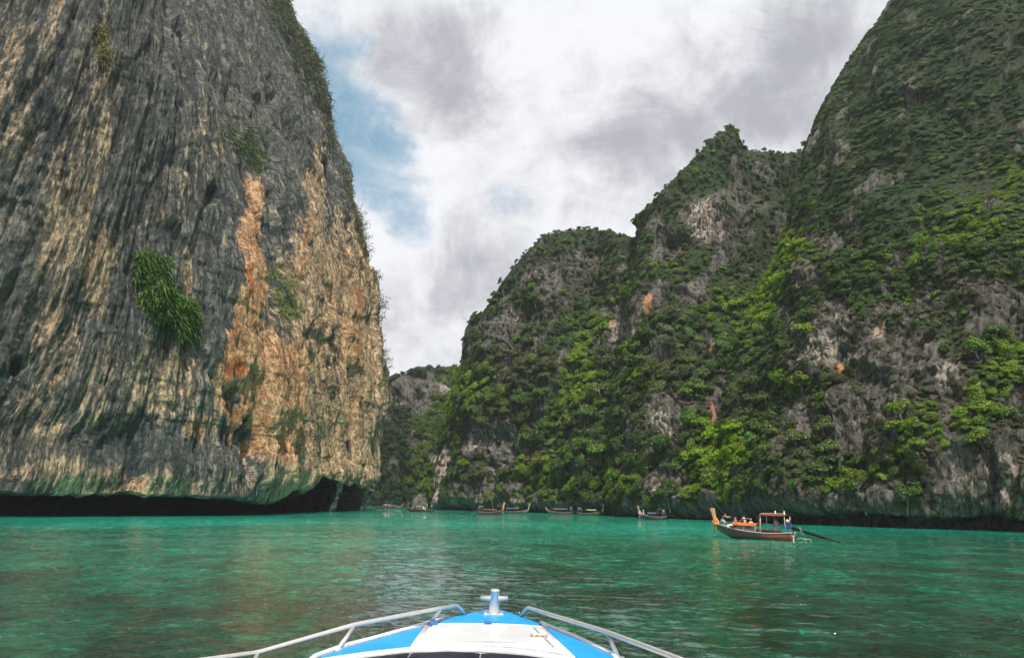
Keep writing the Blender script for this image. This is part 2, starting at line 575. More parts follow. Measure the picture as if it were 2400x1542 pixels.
# ------------------------------------------------------------------ the left cliff
def build_left():
    cols_px = [-900, -500, -220, 0, 160, 320, 460, 560, 640, 720, 800, 860, 890]
    cols_Y = [78, 90, 99, 106, 111, 117, 124, 131, 143, 160, 181, 200, 212]
    # rows: pixel height at the column's distance, set-back from the face (metres)
    rows = [(1230, 17), (1200, 16), (1172, 13.0), (1163, 6.0), (1158, 0.3), (1146, -0.6), (1105, -0.8), (1050, 1.2), (1000, 1.6),
            (930, 0.6), (800, 0.4), (650, 0.2), (480, 0.0), (300, 0.3), (150, 1.0), (0, 2.0), (-180, 4.0), (-420, 10)]
    sil_y = np.array([-420, -180, 0, 60, 130, 210, 280, 360, 440, 520, 590, 660, 740, 820, 900, 1000, 1100, 1145, 1160, 1300])
    sil_x = np.array([590, 645, 685, 698, 728, 752, 772, 797, 818, 845, 864, 877, 890, 900, 904, 902, 899, 893, 885, 885])
    tipY = cols_Y[-1]
    tip = [at(np.interp(py, sil_y, sil_x), py, tipY)[0] for py, _ in rows]
    tip0 = at(890, 1160, tipY)[0]
    # arch of the sea cave under the outer end: lip pixel height per column
    lip = {-900: 1166, -500: 1162, -220: 1158, 0: 1158, 160: 1160, 320: 1160, 460: 1164, 560: 1172, 640: 1180, 720: 1142, 800: 1140, 860: 1152, 890: 1148}
    C = []
    for px, Y in zip(cols_px, cols_Y):
        w = sstep(150, 890, np.float64(px))
        base = at(px, 1160, Y)
        nx, ny = 0.80, -0.6
        col = []
        for (py, sb), tx in zip(rows, tip):
            pyy = py
            dl = lip[px] - 1158
            if py in (1163, 1158, 1146, 1105):
                pyy = py + dl * (1.0 if py != 1105 else 0.35)
            if py == 1172:
                pyy = 1166 + dl
            if py == 1200:
                pyy = 1212
            if py == 1230:
                pyy = 1240
            z = at(px, pyy, Y)[2]
            X = base[0] + w * (tx - tip0)
            kk = 1.0 if px < 700 else 0.75
            col.append([X - nx * sb * kk, Y - ny * sb * kk, z])
        C.append(col)
    C = np.array(C)
    # turn the corner and close behind
    e1 = C[-1] + np.array([-3.5, 12, 0]); e2 = C[-1] + np.array([-22, 34, 0]); e3 = C[-1] + np.array([-120, 60, 0])
    C = np.concatenate([C, [e1, e2, e3]], 0)
    # back of the top
    bk = C[:, -1:] + np.array([-60, 40, 12.0]); bk2 = C[:, -1:] + np.array([-120, 70, -60.0])
    C = np.concatenate([C, bk, bk2], 1)
    uc = [10, 24, 40, 52, 52, 48, 42, 38, 40, 40, 34, 24, 16, 12, 6]
    vc = [5, 8, 8, 8, 10, 22, 26, 24, 32, 50, 54, 58, 58, 46, 44, 40, 16, 4, 2]
    P = loft(C, uc, vc)
    n = grid_normals(P)
    s = arclen(P); z = P[..., 2]
    px, py = proj(P)
    # flow of the drip-stone: leans to the right going up on the near part, curls near the lip
    lean = 0.15 * (1 - sstep(100, 620, px)) + 0.02
    tl = np.concatenate([np.zeros((P.shape[0], 1)), np.cumsum(np.linalg.norm(np.diff(P, axis=1), axis=-1), 1)], 1)
    tl = tl - tl[:, 29:30] + 2.0
    undercut_shade = (1 - sstep(0.4, 2.2, tl + 1.2 * perlin(s / 3, 0.5, 61.0)))  # painted shade: darkens the rock colour below the lip
    zs = z
    z = np.where(tl < 30, tl, z - z[:, 100:101] + tl[:, 100:101])
    ss = s - lean * z + 1.2 * perlin(s / 22, z / 40, 1.7) + 0.10 * perlin(s / 4, z / 12, 4.2)
    zw = z + 1.0 * perlin(s / 12, z / 12, 8.8)
    big = 2.4 * fbm(s / 26, z / 60, 0.3, 3)
    plate = 1.1 * sstep(-.04, .06, perlin(ss / 11, zw / 38, 21.0)) + .6 * sstep(-.04, .06, perlin(ss / 4.5, zw / 24, 23.0)) + .3 * sstep(-.05, .08, perlin(ss / 2.0, zw / 13, 27.0))
    fl1 = 1.2 * ridged(ss / 6.5, zw / 55, 2.2)
    fl2 = 0.75 * ridged(ss / 2.4, zw / 20, 5.2)
    fl3 = 0.36 * ridged(ss / 1.05, zw / 17, 7.7)
    fl4 = 0.22 * perlin(ss / 0.6, zw / 3.2, 3.1) + plate
    facet = 2.2 * sstep(-.02, .03, perlin(ss / 17, zw / 48, 71.0)) + 1.2 * sstep(-.02, .03, perlin(ss / 7, zw / 34, 73.0))
    ledge = -.45 * sstep(.12, .20, perlin(s / 13, zw / 5.5, 77.0)) - .22 * sstep(.15, .22, perlin(s / 6, zw / 2.6, 79.0))
    fl4 = fl4 + (.45 + .35 * sstep(350, 600, px)) * (facet - 1.5) + ledge * (.5 + .5 * sstep(350, 600, px)) + .22 * fbm(s / 1.6, zw / 1.6, 83.0, 3)
    pits = -0.7 * np.maximum(0, perlin(ss / 3.0, zw / 5.0, 12.0) - 0.38) * 3
    vis = sstep(-3, 4, zs)
    disp = -1.7 + (big * 0.8 + fl1 + fl2 + fl3 + fl4 + pits) * (0.35 + 0.65 * sstep(1, 9, zs) * vis)
    # orange buttress stands proud of the wall beside it
    wq = (14 * fbm(s / 4, z / 9, 2.0, 3), 22 * fbm(s / 4, z / 9, 7.0, 3))
    orange = ellipses(px, py, [(592, 560, 26, 150, 4), (575, 700, 40, 110, 8), (570, 850, 66, 120, 8), (610, 960, 85, 90, 0),
                               (560, 930, 60, 70), (640, 1030, 80, 70, 10, .8), (640, 900, 60, 130, 0, .7), (800, 850, 110, 330, 0, .36), (845, 780, 22, 120, 2, .9), (835, 920, 18, 120, 0, .8), (700, 560, 14, 150, 6, .55),
                               (455, 1000, 50, 40, -20, .45), (250, 1130, 30, 40, 0, .35), (330, 1140, 24, 30, 0, .45)], wq)
    rust = ellipses(px, py, [(562, 660, 10, 40, 10, .9), (545, 865, 22, 30, 0, 1.0), (600, 810, 14, 40, -20, .6), (818, 985, 9, 60, 0, .9), (846, 700, 10, 55, 0, .7), (640, 870, 30, 40, 0, .45)], wq)
    tan = ellipses(px, py, [(60, 200, 90, 230, 12, .50), (180, 350, 90, 280, 8, .50), (225, 640, 45, 120, 4, .78), (160, 560, 80, 130, 0, .45), (130, 800, 60, 160, 10, .55), (60, 1000, 120, 120, 0, .42),
                            (380, 880, 110, 110, 20, .55), (440, 640, 18, 60, 0, .62), (250, 900, 90, 120, 0, .45), (722, 560, 36, 230, 6, 1.0), (770, 700, 60, 200, 3, .8), (800, 960, 50, 160, 0, .62),
                            (860, 900, 44, 260, 2, .85), (690, 1000, 60, 110, 0, .6), (880, 1080, 25, 80, 0, .8), (230, 1128, 330, 44, 4, .62), (420, 1150, 80, 22, 0, .6), (640, 1080, 60, 60, 0, .5),
                            (560, 1130, 60, 30, 0, .35), (650, 760, 40, 60, 0, .6), (30, 60, 40, 120, 0, .4), (240, 130, 26, 90, 0, .5), (480, 350, 90, 100, 0, .28), (400, 430, 80, 120, 0, .26)], wq)
    dk = ellipses(px, py, [(575, 1010, 22, 36, 0, 1), (530, 1020, 16, 30, 0, .8), (550, 930, 12, 50, 0, .7), (640, 560, 36, 160, 0, .8), (690, 800, 26, 160, -14, .55), (795, 800, 10, 70, 8, .9)], wq)
    tan = tan * (.86 + .14 * sstep(350, 600, px)) * (.75 + .25 * sstep(60, 420, py))
    tan = np.maximum(tan, .78 * sstep(560, 680, px + wq[0]) * sstep(380, 620, py + wq[1]))
    orange = orange * (1 - dk); tan = np.clip(tan * (1 - 0.8 * dk), 0, 1)
    algae = ellipses(px, py, [(250, 1050, 260, 45, 4, 1), (560, 1100, 130, 24, 16, .5), (40, 700, 60, 240, 0, .5), (260, 760, 60, 160, 10, .6), (340, 830, 50, 50, 0, .7), (600, 200, 120, 260, 0, .5),
                              (340, 200, 110, 300, 0, .5), (640, 60, 60, 120, 0, .8), (480, 1120, 120, 30, 8, .35)], wq)
    disp += 0.7 * orange - 0.5 * dk
    hol = ellipses(px, py, [(612, 265, 26, 46), (480, 470, 14, 24), (795, 800, 9, 50, 8), (40, 850, 16, 26), (630, 360, 14, 70)], wq)
    disp -= 2.6 * hol + 2.4 * sstep(680, 880, px)
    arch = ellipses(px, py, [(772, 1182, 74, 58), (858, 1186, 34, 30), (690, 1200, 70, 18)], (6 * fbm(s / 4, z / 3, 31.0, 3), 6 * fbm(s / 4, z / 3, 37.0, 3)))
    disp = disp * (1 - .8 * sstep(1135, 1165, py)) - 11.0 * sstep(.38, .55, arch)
    undercut_shade = np.maximum(undercut_shade, sstep(.40, .6, arch))  # cave arch gets the same painted darkness
    P = P + n * disp[..., None]
    teeth = np.exp(-((tl - 1.7) / 1.1) ** 2) * (1.5 * np.maximum(0, perlin(s / 1.3, .3, 91.0)) + 1.6 * np.maximum(0, perlin(s / 4.0, .7, 93.0)) + .8 * np.maximum(0, perlin(s / .6, .7, 95.0)))
    P[..., 2] -= .35 * teeth * (zs > 1.5)
    me = grid_mesh("limestone_cliff", P, MAT_LEFT, dict(s=ss, t=zw, undercut_shade=undercut_shade, tan=tan, orange=orange, rust=rust, algae=algae))
    o = link(bpy.data.objects.new("limestone_cliff", me))
    global CLIFF_LEFT
    CLIFF_LEFT = o
    tag(o, "sheer bare limestone cliff with tan, orange and dark streaks above a black undercut", "cliff", kind='structure')
    return P, n


def check_out(P, n):
    c = np.array([0, 0, CAMH]) - P
    return np.mean(np.sum(c * n, -1) > 0)


PL_, NL_ = build_left()
print("left facing", check_out(PL_, NL_))

# ------------------------------------------------------------------ the green cliffs
ROCK = [(1560, 600, 50, 40, 0, .8), (1700, 570, 60, 60, 0, .75), (1350, 640, 80, 60, 0, .7), (1290, 740, 40, 50, 0, .6), (1640, 525, 60, 62, 0, .95), (1740, 480, 80, 60, 0, .55), (1530, 545, 26, 60, 0, .8), (1520, 720, 34, 60, 0, 1), (1465, 775, 44, 32, 0, 1), (1480, 735, 80, 40, 0, .8), (1440, 800, 30, 50, 0, .7),
        (1565, 985, 56, 90, 0, 1), (1500, 1030, 50, 50, 0, .75), (1690, 950, 40, 62, 0, 1), (1690, 830, 50, 14, 0, .9), (1470, 905, 14, 18, 0, 1), (1400, 1010, 14, 30, 0, 1), (1540, 1150, 34, 30, 0, .8),
        (1190, 765, 62, 44, 0, .85), (1160, 1040, 95, 70, 0, .95), (1025, 1110, 26, 85, 0, 1), (1160, 1145, 130, 32, 0, .85), (1098, 800, 26, 80, 12, .9), (1310, 665, 60, 70, 0, .7), (1230, 830, 60, 40, 0, .6),
        (1250, 620, 40, 50, 0, .55), (1170, 1180, 140, 14, 0, 1), (1490, 1190, 70, 22, 0, 1), (1700, 1195, 120, 16, 0, .9),
        (1960, 805, 105, 70, -16, 1), (2060, 770, 34, 48, 0, 1), (2110, 870, 140, 110, -14, .92), (2235, 890, 60, 60, 0, 1), (2040, 1000, 120, 100, -30, .9), (2290, 1140, 150, 80, 0, 1), (2390, 1100, 60, 120, 0, .9),
        (1990, 1175, 160, 34, 0, 1), (1820, 1195, 100, 20, 0, 1), (1910, 655, 60, 34, 0, .8), (1950, 575, 80, 36, -8, .75), (2200, 715, 160, 36, -12, .85), (1870, 960, 60, 46, 0, .8), (2390, 940, 46, 60, 0, .9),
        (2060, 420, 50, 30, -25, .4), (1960, 330, 40, 60, -40, .35), (1840, 1100, 40, 50, 0, .6), (2330, 760, 60, 40, -20, .6), (1640, 960, 30, 60, 0, .5),
        (960, 925, 60, 55, 0, .9), (1000, 900, 70, 30, 0, .7), (1030, 920, 26, 16, 0, 1)]
PALE = [(1640, 530, 40, 55, 0, .75), (1690, 540, 14, 60, 0, .7), (1465, 780, 36, 24, 0, .8), (1555, 1015, 30, 40, 0, .85), (1470, 905, 13, 16, 0, 1), (1400, 1010, 10, 26, 0, .9), (1205, 745, 16, 12, 0, .9),
        (1130, 1030, 30, 40, 0, .6), (1215, 1045, 24, 36, 0, .6), (1025, 1110, 22, 82, 0, 1), (1930, 830, 50, 40, -20, .8), (1985, 780, 30, 40, 0, .6), (2060, 770, 22, 40, 0, .9), (2235, 890, 36, 36, 0, .95),
        (2290, 1150, 120, 60, 0, .5), (2385, 1160, 40, 70, 0, .8), (1700, 945, 16, 55, 0, .8), (1490, 1195, 60, 16, 0, .5), (1170, 1180, 120, 10, 0, .6), (1560, 1170, 14, 30, 0, .8), (1990, 1160, 90, 20, 0, .4),
        (1035, 920, 20, 9, 0, .9), (2000, 960, 14, 60, 0, .5), (2080, 1060, 12, 60, 0, .5)]
ORNG = [(1520, 722, 14, 48, 0, 1), (1440, 770, 22, 20, 0, .5), (1665, 965, 14, 40, 0, .9), (1705, 950, 12, 48, 0, .8), (1690, 830, 40, 9, 0, .7), (1965, 870, 18, 30, 0, .9), (2065, 765, 16, 36, 0, .6), (2245, 880, 18, 24, 0, .35),
        (1025, 1110, 18, 78, 0, .35), (2050, 1222, 60, 8, 0, .5), (1880, 830, 10, 20, 0, .6), (1700, 1185, 50, 14, 0, .35)]
LIME = [(1020, 960, 40, 110, 20, 1), (985, 1080, 30, 90, 15, .9), (1060, 900, 40, 40, 0, .8), (1130, 900, 50, 40, 0, .7), (1360, 880, 46, 120, 20, .8), (1420, 760, 40, 70, 10, .7), (1450, 690, 60, 18, -20, .7),
        (1855, 580, 46, 40, 0, 1), (1815, 665, 40, 60, 20, 1), (1785, 735, 40, 40, 0, 1), (1500, 885, 20, 20, 0, 1.2), (1690, 1070, 70, 80, 0, .95), (1650, 1160, 60, 40, 0, .8), (1760, 770, 50, 20, 0, .6),
        (1885, 775, 28, 22, 0, 1), (1860, 900, 50, 40, 0, .55), (1270, 1080, 60, 40, 0, .5), (1460, 1135, 40, 20, 0, .6), (2160, 715, 66, 30, -20, .6), (2370, 850, 50, 70, 0, .6), (2310, 450, 170, 60, -22, .5),
        (2250, 560, 200, 40, -18, .45), (2060, 920, 80, 30, -22, .5), (2150, 1020, 120, 60, -24, .45), (2000, 1150, 80, 40, -24, .7), (2250, 960, 130, 60, -16, .6), (1250, 1120, 50, 60, 0, .4), (1960, 140, 60, 30, -50, .4),
        (1700, 720, 80, 50, 0, .4), (1550, 640, 80, 30, -10, .45), (1280, 560, 90, 40, -20, .35), (1640, 400, 60, 40, -30, .35)]
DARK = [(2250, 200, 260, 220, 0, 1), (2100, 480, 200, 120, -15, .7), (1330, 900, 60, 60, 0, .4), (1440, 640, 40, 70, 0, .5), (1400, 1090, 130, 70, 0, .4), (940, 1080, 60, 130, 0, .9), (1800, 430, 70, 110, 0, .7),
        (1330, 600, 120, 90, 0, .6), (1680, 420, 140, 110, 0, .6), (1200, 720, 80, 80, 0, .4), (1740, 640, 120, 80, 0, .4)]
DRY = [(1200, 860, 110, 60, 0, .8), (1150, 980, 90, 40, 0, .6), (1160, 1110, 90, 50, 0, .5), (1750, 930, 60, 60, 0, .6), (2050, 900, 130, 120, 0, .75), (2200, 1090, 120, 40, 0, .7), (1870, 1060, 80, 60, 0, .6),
       (1560, 870, 90, 60, 0, .55), (1480, 960, 60, 60, 0, .4), (2330, 700, 90, 60, 0, .5), (1440, 1160, 60, 20, 0, .5)]

GREEN = []    # (P, n, px, py, veg) of each green cliff, for planting


def build_green(C, uc, vc, label, amp=1.0, back=(30, 60), seedz=0.0, notch=True, inset_=2.2):
    C = np.asarray(C, float)
    W3 = at(C[..., 0], C[..., 1], C[..., 2])
    top = W3[:, -1:]
    bk = top + np.array([back[0], back[1], -6.0]); bk2 = top + np.array([back[0] * 2, back[1] * 2, -60.0])
    base = W3[:, :1].copy(); base[..., 2] = -3.0
    base += (W3[:, :1] / np.linalg.norm(W3[:, :1], axis=-1, keepdims=True)) * np.array([1, 1, 0]) * 3
    W3 = np.concatenate([base, W3, bk, bk2], 1)
    P = loft(W3, uc, [3] + vc + [8, 2])
    n = grid_normals(P)
    s = arclen(P); z = P[..., 2]
    px, py = proj(P)
    K = 1.0 * amp
    tl = np.concatenate([np.zeros((P.shape[0], 1)), np.cumsum(np.linalg.norm(np.diff(P, axis=1), axis=-1), 1)], 1)
    zz = tl + 3 * perlin(s / 14, z / 14, seedz)
    ss = s + 2.0 * perlin(s / 12, z / 18, seedz + 3)
    bulge = 4.2 * fbm(s / 26, z / 30, seedz + 1, 3) + 1.8 * perlin(s / 9, zz / 11, seedz + 2)
    ledge = 1.3 * ridged(s / 30 + 0.012 * z, zz / 8.5, seedz + 4)
    flute = 0.55 * ridged(ss / 3.2, zz / 9, seedz + 6) + 0.35 * ridged(ss / 1.5, zz / 3.5, seedz + 7)
    block = np.floor((zz + 2.5 * perlin(s / 5, zz / 9, seedz + 41)) / 3.1) * 1.7 + np.floor((s + 1.5 * perlin(s / 6, zz / 4, seedz + 43)) / 3.7) * 5.3
    flute = flute + 1.3 * sstep(-.04, .06, perlin(s / 9, zz / 12, seedz + 51)) + .7 * sstep(-.05, .06, perlin(ss / 4, zz / 5, seedz + 53))
    det = 0.45 * perlin(ss / 0.9, zz / 1.4, seedz + 8) + 0.75 * (np.modf(np.abs(np.sin(block * 12.9898)) * 43758.5)[0] - .5)
    wq = (34 * fbm(s / 9, z / 12, seedz + 11, 5, .62), 34 * fbm(s / 9, z / 12, seedz + 13, 5, .62))
    rock = ellipses(px, py, ROCK, wq)
    rn = fbm(s / 7, z / 12, seedz + 21, 3)
    rock = np.clip(rock + 0.85 * sstep(0.22, 0.5, rn), 0, 1)
    strip = 1 - sstep(1.6, 3.6 + 2.5 * perlin(s / 5, 0, seedz + 31), z)   # bare wave-cut foot of the cliff
    rock = np.maximum(rock, strip)
    veg = 1 - rock
    pale = ellipses(px, py, PALE, (wq[0] * 0.5, wq[1] * 0.5)) * np.clip(rock * 1.5, 0, 1)
    pale = np.maximum(pale, 0.35 * strip * sstep(1.6, 2.6, z))
    orng = ellipses(px, py, ORNG, (wq[0] * 0.3, wq[1] * 0.3))
    disp = K * (bulge + ledge + (flute + det) * (0.45 + 0.55 * rock)) - 0.9 * K * rock + 0.2
    if notch:
        cave = -2.6 * (1 - sstep(0.6, 2.4 + 1.6 * perlin(s / 4, 3.3, seedz), z)) * (0.55 + 0.9 * np.clip(perlin(s / 9, 0.5, seedz + 9) + 0.4, 0, 1))
        disp = disp * sstep(-1, 4, z) + cave
    iu = np.arange(P.shape[0])[:, None]; iv = np.arange(P.shape[1])[None, :]
    top_i = 3 + sum(vc)
    we = np.minimum(sstep(0, 1, (top_i - iv) / (0.22 * top_i)) * (iv < top_i), sstep(0, 1, iu / (uc[0] + uc[1] + uc[2] * .8)))
    disp = disp * (0.28 + 0.72 * we) - (1 - we) * inset_
    P = P + n * disp[..., None]
    if seedz == 20:                                           # the rock pinnacle on the peak
        w_ = np.exp(-((px - 1718) / 17) ** 4) * sstep(430, 330, py) * (1 - sstep(0, 6, iv - top_i))
        P[..., 2] += (1.5 + 1.8 * perlin(s / 1.6, z / 3, 5.5)) * w_
    me = grid_mesh("forested_cliff", P, MAT_RIGHT, dict(s=ss, t=zz, veg=veg, pale=pale, orange=orng))
    o = link(bpy.data.objects.new("forested_cliff", me))
    tag(o, label, "cliff", kind='structure')
    px, py = proj(P)
    GREEN.append((P, grid_normals(P), px, py, veg))
    print(label, "facing", check_out(P, n))


# far hill at the end of the lagoon
A_rows = [(1190, 0), (1120, 6), (1040, 16), (980, 26), (930, 34), (0, 44)]
C_A = []
for px, top, Y in [(760, 905, 360), (860, 900, 350), (905, 888, 345), (940, 872, 345), (985, 862, 345), (1030, 860, 350), (1090, 850, 360), (1180, 840, 380)]:
    C_A.append([(px, py if py else top, Y + dy) for py, dy in A_rows])
build_green(C_A, [18, 26, 30, 36, 36, 36, 20], [26, 28, 24, 24, 20], "distant rounded hill, grey rock above dark forest, closing the lagoon", amp=1.3, seedz=50, inset_=3.0)

# middle ridge
C_B = [
    [(1040, 1188, 330), (1045, 1120, 332), (1050, 1040, 335), (1055, 960, 338), (1060, 920, 340), (1062, 890, 342), (1064, 880, 344), (1066, 872, 346)],
    [(966, 1190, 262), (972, 1120, 264), (992, 1040, 268), (1016, 965, 272), (1036, 920, 276), (1050, 892, 280), (1058, 880, 283), (1064, 870, 286)],
    [(1010, 1192, 252), (1012, 1140, 253), (1030, 1050, 256), (1050, 965, 260), (1064, 890, 265), (1070, 830, 269), (1078, 780, 273), (1090, 748, 278)],
    [(1070, 1194, 241), (1072, 1140, 242), (1082, 1050, 245), (1095, 960, 249), (1108, 880, 254), (1118, 800, 259), (1128, 750, 263), (1128, 728, 268)],
    [(1130, 1196, 230), (1132, 1140, 231), (1136, 1050, 234), (1142, 960, 239), (1150, 870, 245), (1158, 780, 251), (1164, 700, 257), (1164, 662, 263)],
    [(1200, 1199, 219), (1202, 1140, 220), (1204, 1050, 224), (1208, 950, 230), (1214, 850, 237), (1222, 740, 245), (1232, 640, 252), (1246, 556, 259)],
    [(1280, 1202, 207), (1282, 1140, 209), (1284, 1050, 214), (1290, 950, 221), (1298, 850, 229), (1308, 740, 238), (1320, 630, 247), (1336, 522, 256)],
    [(1350, 1205, 200), (1350, 1140, 203), (1352, 1050, 209), (1358, 950, 218), (1368, 850, 228), (1382, 740, 239), (1396, 630, 249), (1405, 530, 259)],
    [(1430, 1208, 196), (1430, 1140, 200), (1430, 1050, 208), (1434, 950, 218), (1442, 850, 230), (1455, 740, 242), (1462, 640, 252), (1468, 545, 262)],
    [(1540, 1210, 198), (1540, 1140, 204), (1540, 1050, 214), (1542, 950, 226), (1548, 850, 238), (1555, 740, 250), (1558, 640, 260), (1560, 560, 270)],
]
for col, dx in ((1, 30), (2, 24), (3, 20), (4, 18), (5, 18), (6, 8)):
    C_B[col] = [(x + dx * (1 if k > 0 or col == 1 else .5), y + (6 if k == 7 else 0), Y) for k, (x, y, Y) in enumerate(C_B[col])]
for col in (8, 9):
    C_B[col] = [(x, y, Y - 8 - 10 * k / 7) for k, (x, y, Y) in enumerate(C_B[col])]
build_green(C_B, [10, 30, 34, 36, 40, 46, 46, 44, 26], [26, 40, 42, 42, 46, 46, 42], "steep green middle ridge with grey rock bands and a tan pillar at its foot", amp=1.0, seedz=10)

# central peak
C_C = [
    [(1400, 1206, 200), (1405, 1140, 202), (1415, 1050, 208), (1430, 930, 216), (1450, 800, 226), (1470, 690, 236), (1482, 610, 243), (1490, 545, 250), (1494, 520, 256)],
    [(1420, 1208, 170), (1424, 1140, 171), (1430, 1050, 176), (1440, 930, 184), (1455, 800, 193), (1468, 690, 201), (1474, 600, 207), (1486, 535, 213), (1512, 494, 219)],
    [(1500, 1211, 158), (1502, 1140, 160), (1505, 1050, 165), (1510, 930, 173), (1518, 800, 183), (1526, 690, 192), (1535, 590, 199), (1545, 500, 204), (1556, 436, 210)],
    [(1580, 1214, 150), (1580, 1140, 152), (1582, 1050, 158), (1586, 930, 167), (1592, 800, 178), (1598, 690, 188), (1606, 580, 196), (1614, 470, 203), (1624, 372, 211)],
    [(1660, 1217, 143), (1660, 1140, 146), (1662, 1050, 153), (1664, 930, 163), (1668, 800, 175), (1674, 690, 186), (1680, 570, 196), (1686, 440, 205), (1692, 310, 214)],
    [(1720, 1220, 138), (1720, 1140, 142), (1720, 1050, 150), (1720, 930, 161), (1722, 800, 174), (1724, 690, 186), (1728, 570, 197), (1732, 440, 206), (1735, 310, 215)],
    [(1780, 1222, 136), (1778, 1140, 141), (1776, 1050, 150), (1774, 930, 162), (1772, 800, 175), (1770, 690, 187), (1766, 570, 198), (1756, 450, 207), (1746, 341, 216)],
    [(1860, 1224, 138), (1856, 1140, 144), (1852, 1050, 154), (1848, 930, 166), (1844, 800, 178), (1840, 690, 190), (1836, 570, 201), (1834, 450, 210), (1832, 350, 219)],
    [(2000, 1226, 150), (1990, 1140, 156), (1980, 1050, 165), (1970, 930, 178), (1960, 800, 190), (1950, 690, 202), (1940, 570, 212), (1930, 450, 222), (1925, 346, 232)],
]
C_C[1] = [(x + (8 if k < 5 else 2), y, Y) for k, (x, y, Y) in enumerate(C_C[1])]
C_C[2] = [(x + 8, y, Y) for x, y, Y in C_C[2]]
build_green(C_C, [10, 34, 40, 42, 36, 34, 36, 16], [30, 38, 46, 48, 44, 46, 48, 46], "central forested peak with a small pinnacle and orange streaked rock faces", amp=0.95, seedz=20)

# near right wall
C_D = [
    [(1640, 1216, 175), (1650, 1150, 178), (1660, 1060, 184), (1690, 930, 192), (1740, 800, 200), (1790, 690, 206), (1850, 560, 212), (1890, 430, 218), (1925, 300, 222), (1990, 180, 228), (2070, 70, 234), (2120, 5, 240)],
    [(1690, 1219, 139), (1690, 1150, 140), (1694, 1060, 144), (1706, 930, 151), (1740, 800, 158), (1788, 700, 163), (1842, 560, 168), (1874, 430, 172), (1906, 300, 176), (1968, 180, 181), (2050, 65, 187), (2105, 5, 192)],
    [(1760, 1222, 130), (1760, 1150, 131), (1764, 1060, 135), (1776, 930, 142), (1800, 800, 149), (1836, 700, 154), (1876, 560, 159), (1908, 430, 163), (1942, 300, 167), (1996, 180, 172), (2070, 60, 178), (2130, -20, 184)],
    [(1880, 1226, 119), (1880, 1160, 119), (1884, 1060, 122), (1894, 930, 127), (1908, 800, 132), (1930, 690, 138), (1958, 560, 144), (1986, 430, 149), (2020, 290, 154), (2066, 160, 159), (2130, 20, 166), (2190, -80, 172)],
    [(2010, 1230, 111), (2010, 1165, 110), (2012, 1060, 113), (2020, 930, 117), (2030, 800, 121), (2048, 680, 127), (2068, 540, 134), (2094, 400, 139), (2126, 250, 145), (2166, 100, 151), (2220, -40, 158), (2270, -160, 165)],
    [(2160, 1234, 105), (2160, 1165, 103), (2160, 1060, 105), (2166, 930, 109), (2174, 800, 113), (2186, 670, 119), (2200, 530, 126), (2220, 380, 132), (2246, 220, 138), (2280, 60, 145), (2320, -100, 152), (2360, -240, 160)],
    [(2320, 1239, 99), (2320, 1165, 97), (2320, 1060, 99), (2324, 930, 103), (2328, 800, 107), (2336, 660, 113), (2346, 510, 120), (2358, 360, 126), (2376, 190, 133), (2400, 20, 140), (2430, -160, 148), (2460, -320, 156)],
    [(2480, 1244, 93), (2480, 1165, 91), (2480, 1060, 93), (2482, 930, 97), (2484, 800, 101), (2488, 660, 107), (2494, 510, 114), (2500, 350, 121), (2512, 180, 128), (2528, 0, 135), (2550, -190, 143), (2570, -360, 152)],
    [(2800, 1255, 84), (2800, 1165, 82), (2800, 1060, 84), (2800, 930, 88), (2800, 800, 92), (2800, 660, 98), (2800, 510, 105), (2800, 350, 112), (2805, 180, 119), (2810, 0, 126), (2820, -190, 134), (2830, -360, 143)],
]
build_green(C_D, [14, 34, 56, 60, 64, 66, 60, 16], [36, 46, 54, 50, 46, 54, 50, 52, 50, 50, 26], "towering near cliff wall under green creepers with grey rock lower down", amp=0.85, seedz=30, inset_=0.8)

# ------------------------------------------------------------------ mesh-building helpers
def mesh_obj(name, bm, mat, parent=None, smooth=True, color=None):
    me = bpy.data.meshes.new(name)
    bmesh.ops.recalc_face_normals(bm, faces=bm.faces[:])
    bm.to_mesh(me); bm.free()
    if smooth:
        me.polygons.foreach_set('use_smooth', np.ones(len(me.polygons), dtype=bool))
    for m in (mat if isinstance(mat, (list, tuple)) else [mat]):
        me.materials.append(m)
    o = bpy.data.objects.new(name, me)
    link(o, parent)
    if color: o.color = (*color, 1)
    return o


def tube(bm, pts, r, seg=8, cap=True, flat=1.0):
    pts = [Vector(p) for p in pts]
    rs = r if isinstance(r, (list, tuple)) else [r] * len(pts)
    rings = []
    prev = None
    for i, p in enumerate(pts):
        a = pts[max(i - 1, 0)]; b = pts[min(i + 1, len(pts) - 1)]
        d = (b - a).normalized()
        up = Vector((0, 0, 1)) if abs(d.z) < 0.95 else Vector((1, 0, 0))
        if prev is not None:
            x = (prev - d * prev.dot(d)).normalized()
        else:
            x = d.cross(up).normalized()
        prev = x
        y = d.cross(x).normalized()
        rings.append([bm.verts.new(p + (x * math.cos(2 * PI * k / seg) + y * flat * math.sin(2 * PI * k / seg)) * rs[i]) for k in range(seg)])
    for i in range(len(rings) - 1):
        for k in range(seg):
            bm.faces.new((rings[i][k], rings[i][(k + 1) % seg], rings[i + 1][(k + 1) % seg], rings[i + 1][k]))
    if cap:
        bm.faces.new(rings[0][::-1]); bm.faces.new(rings[-1])


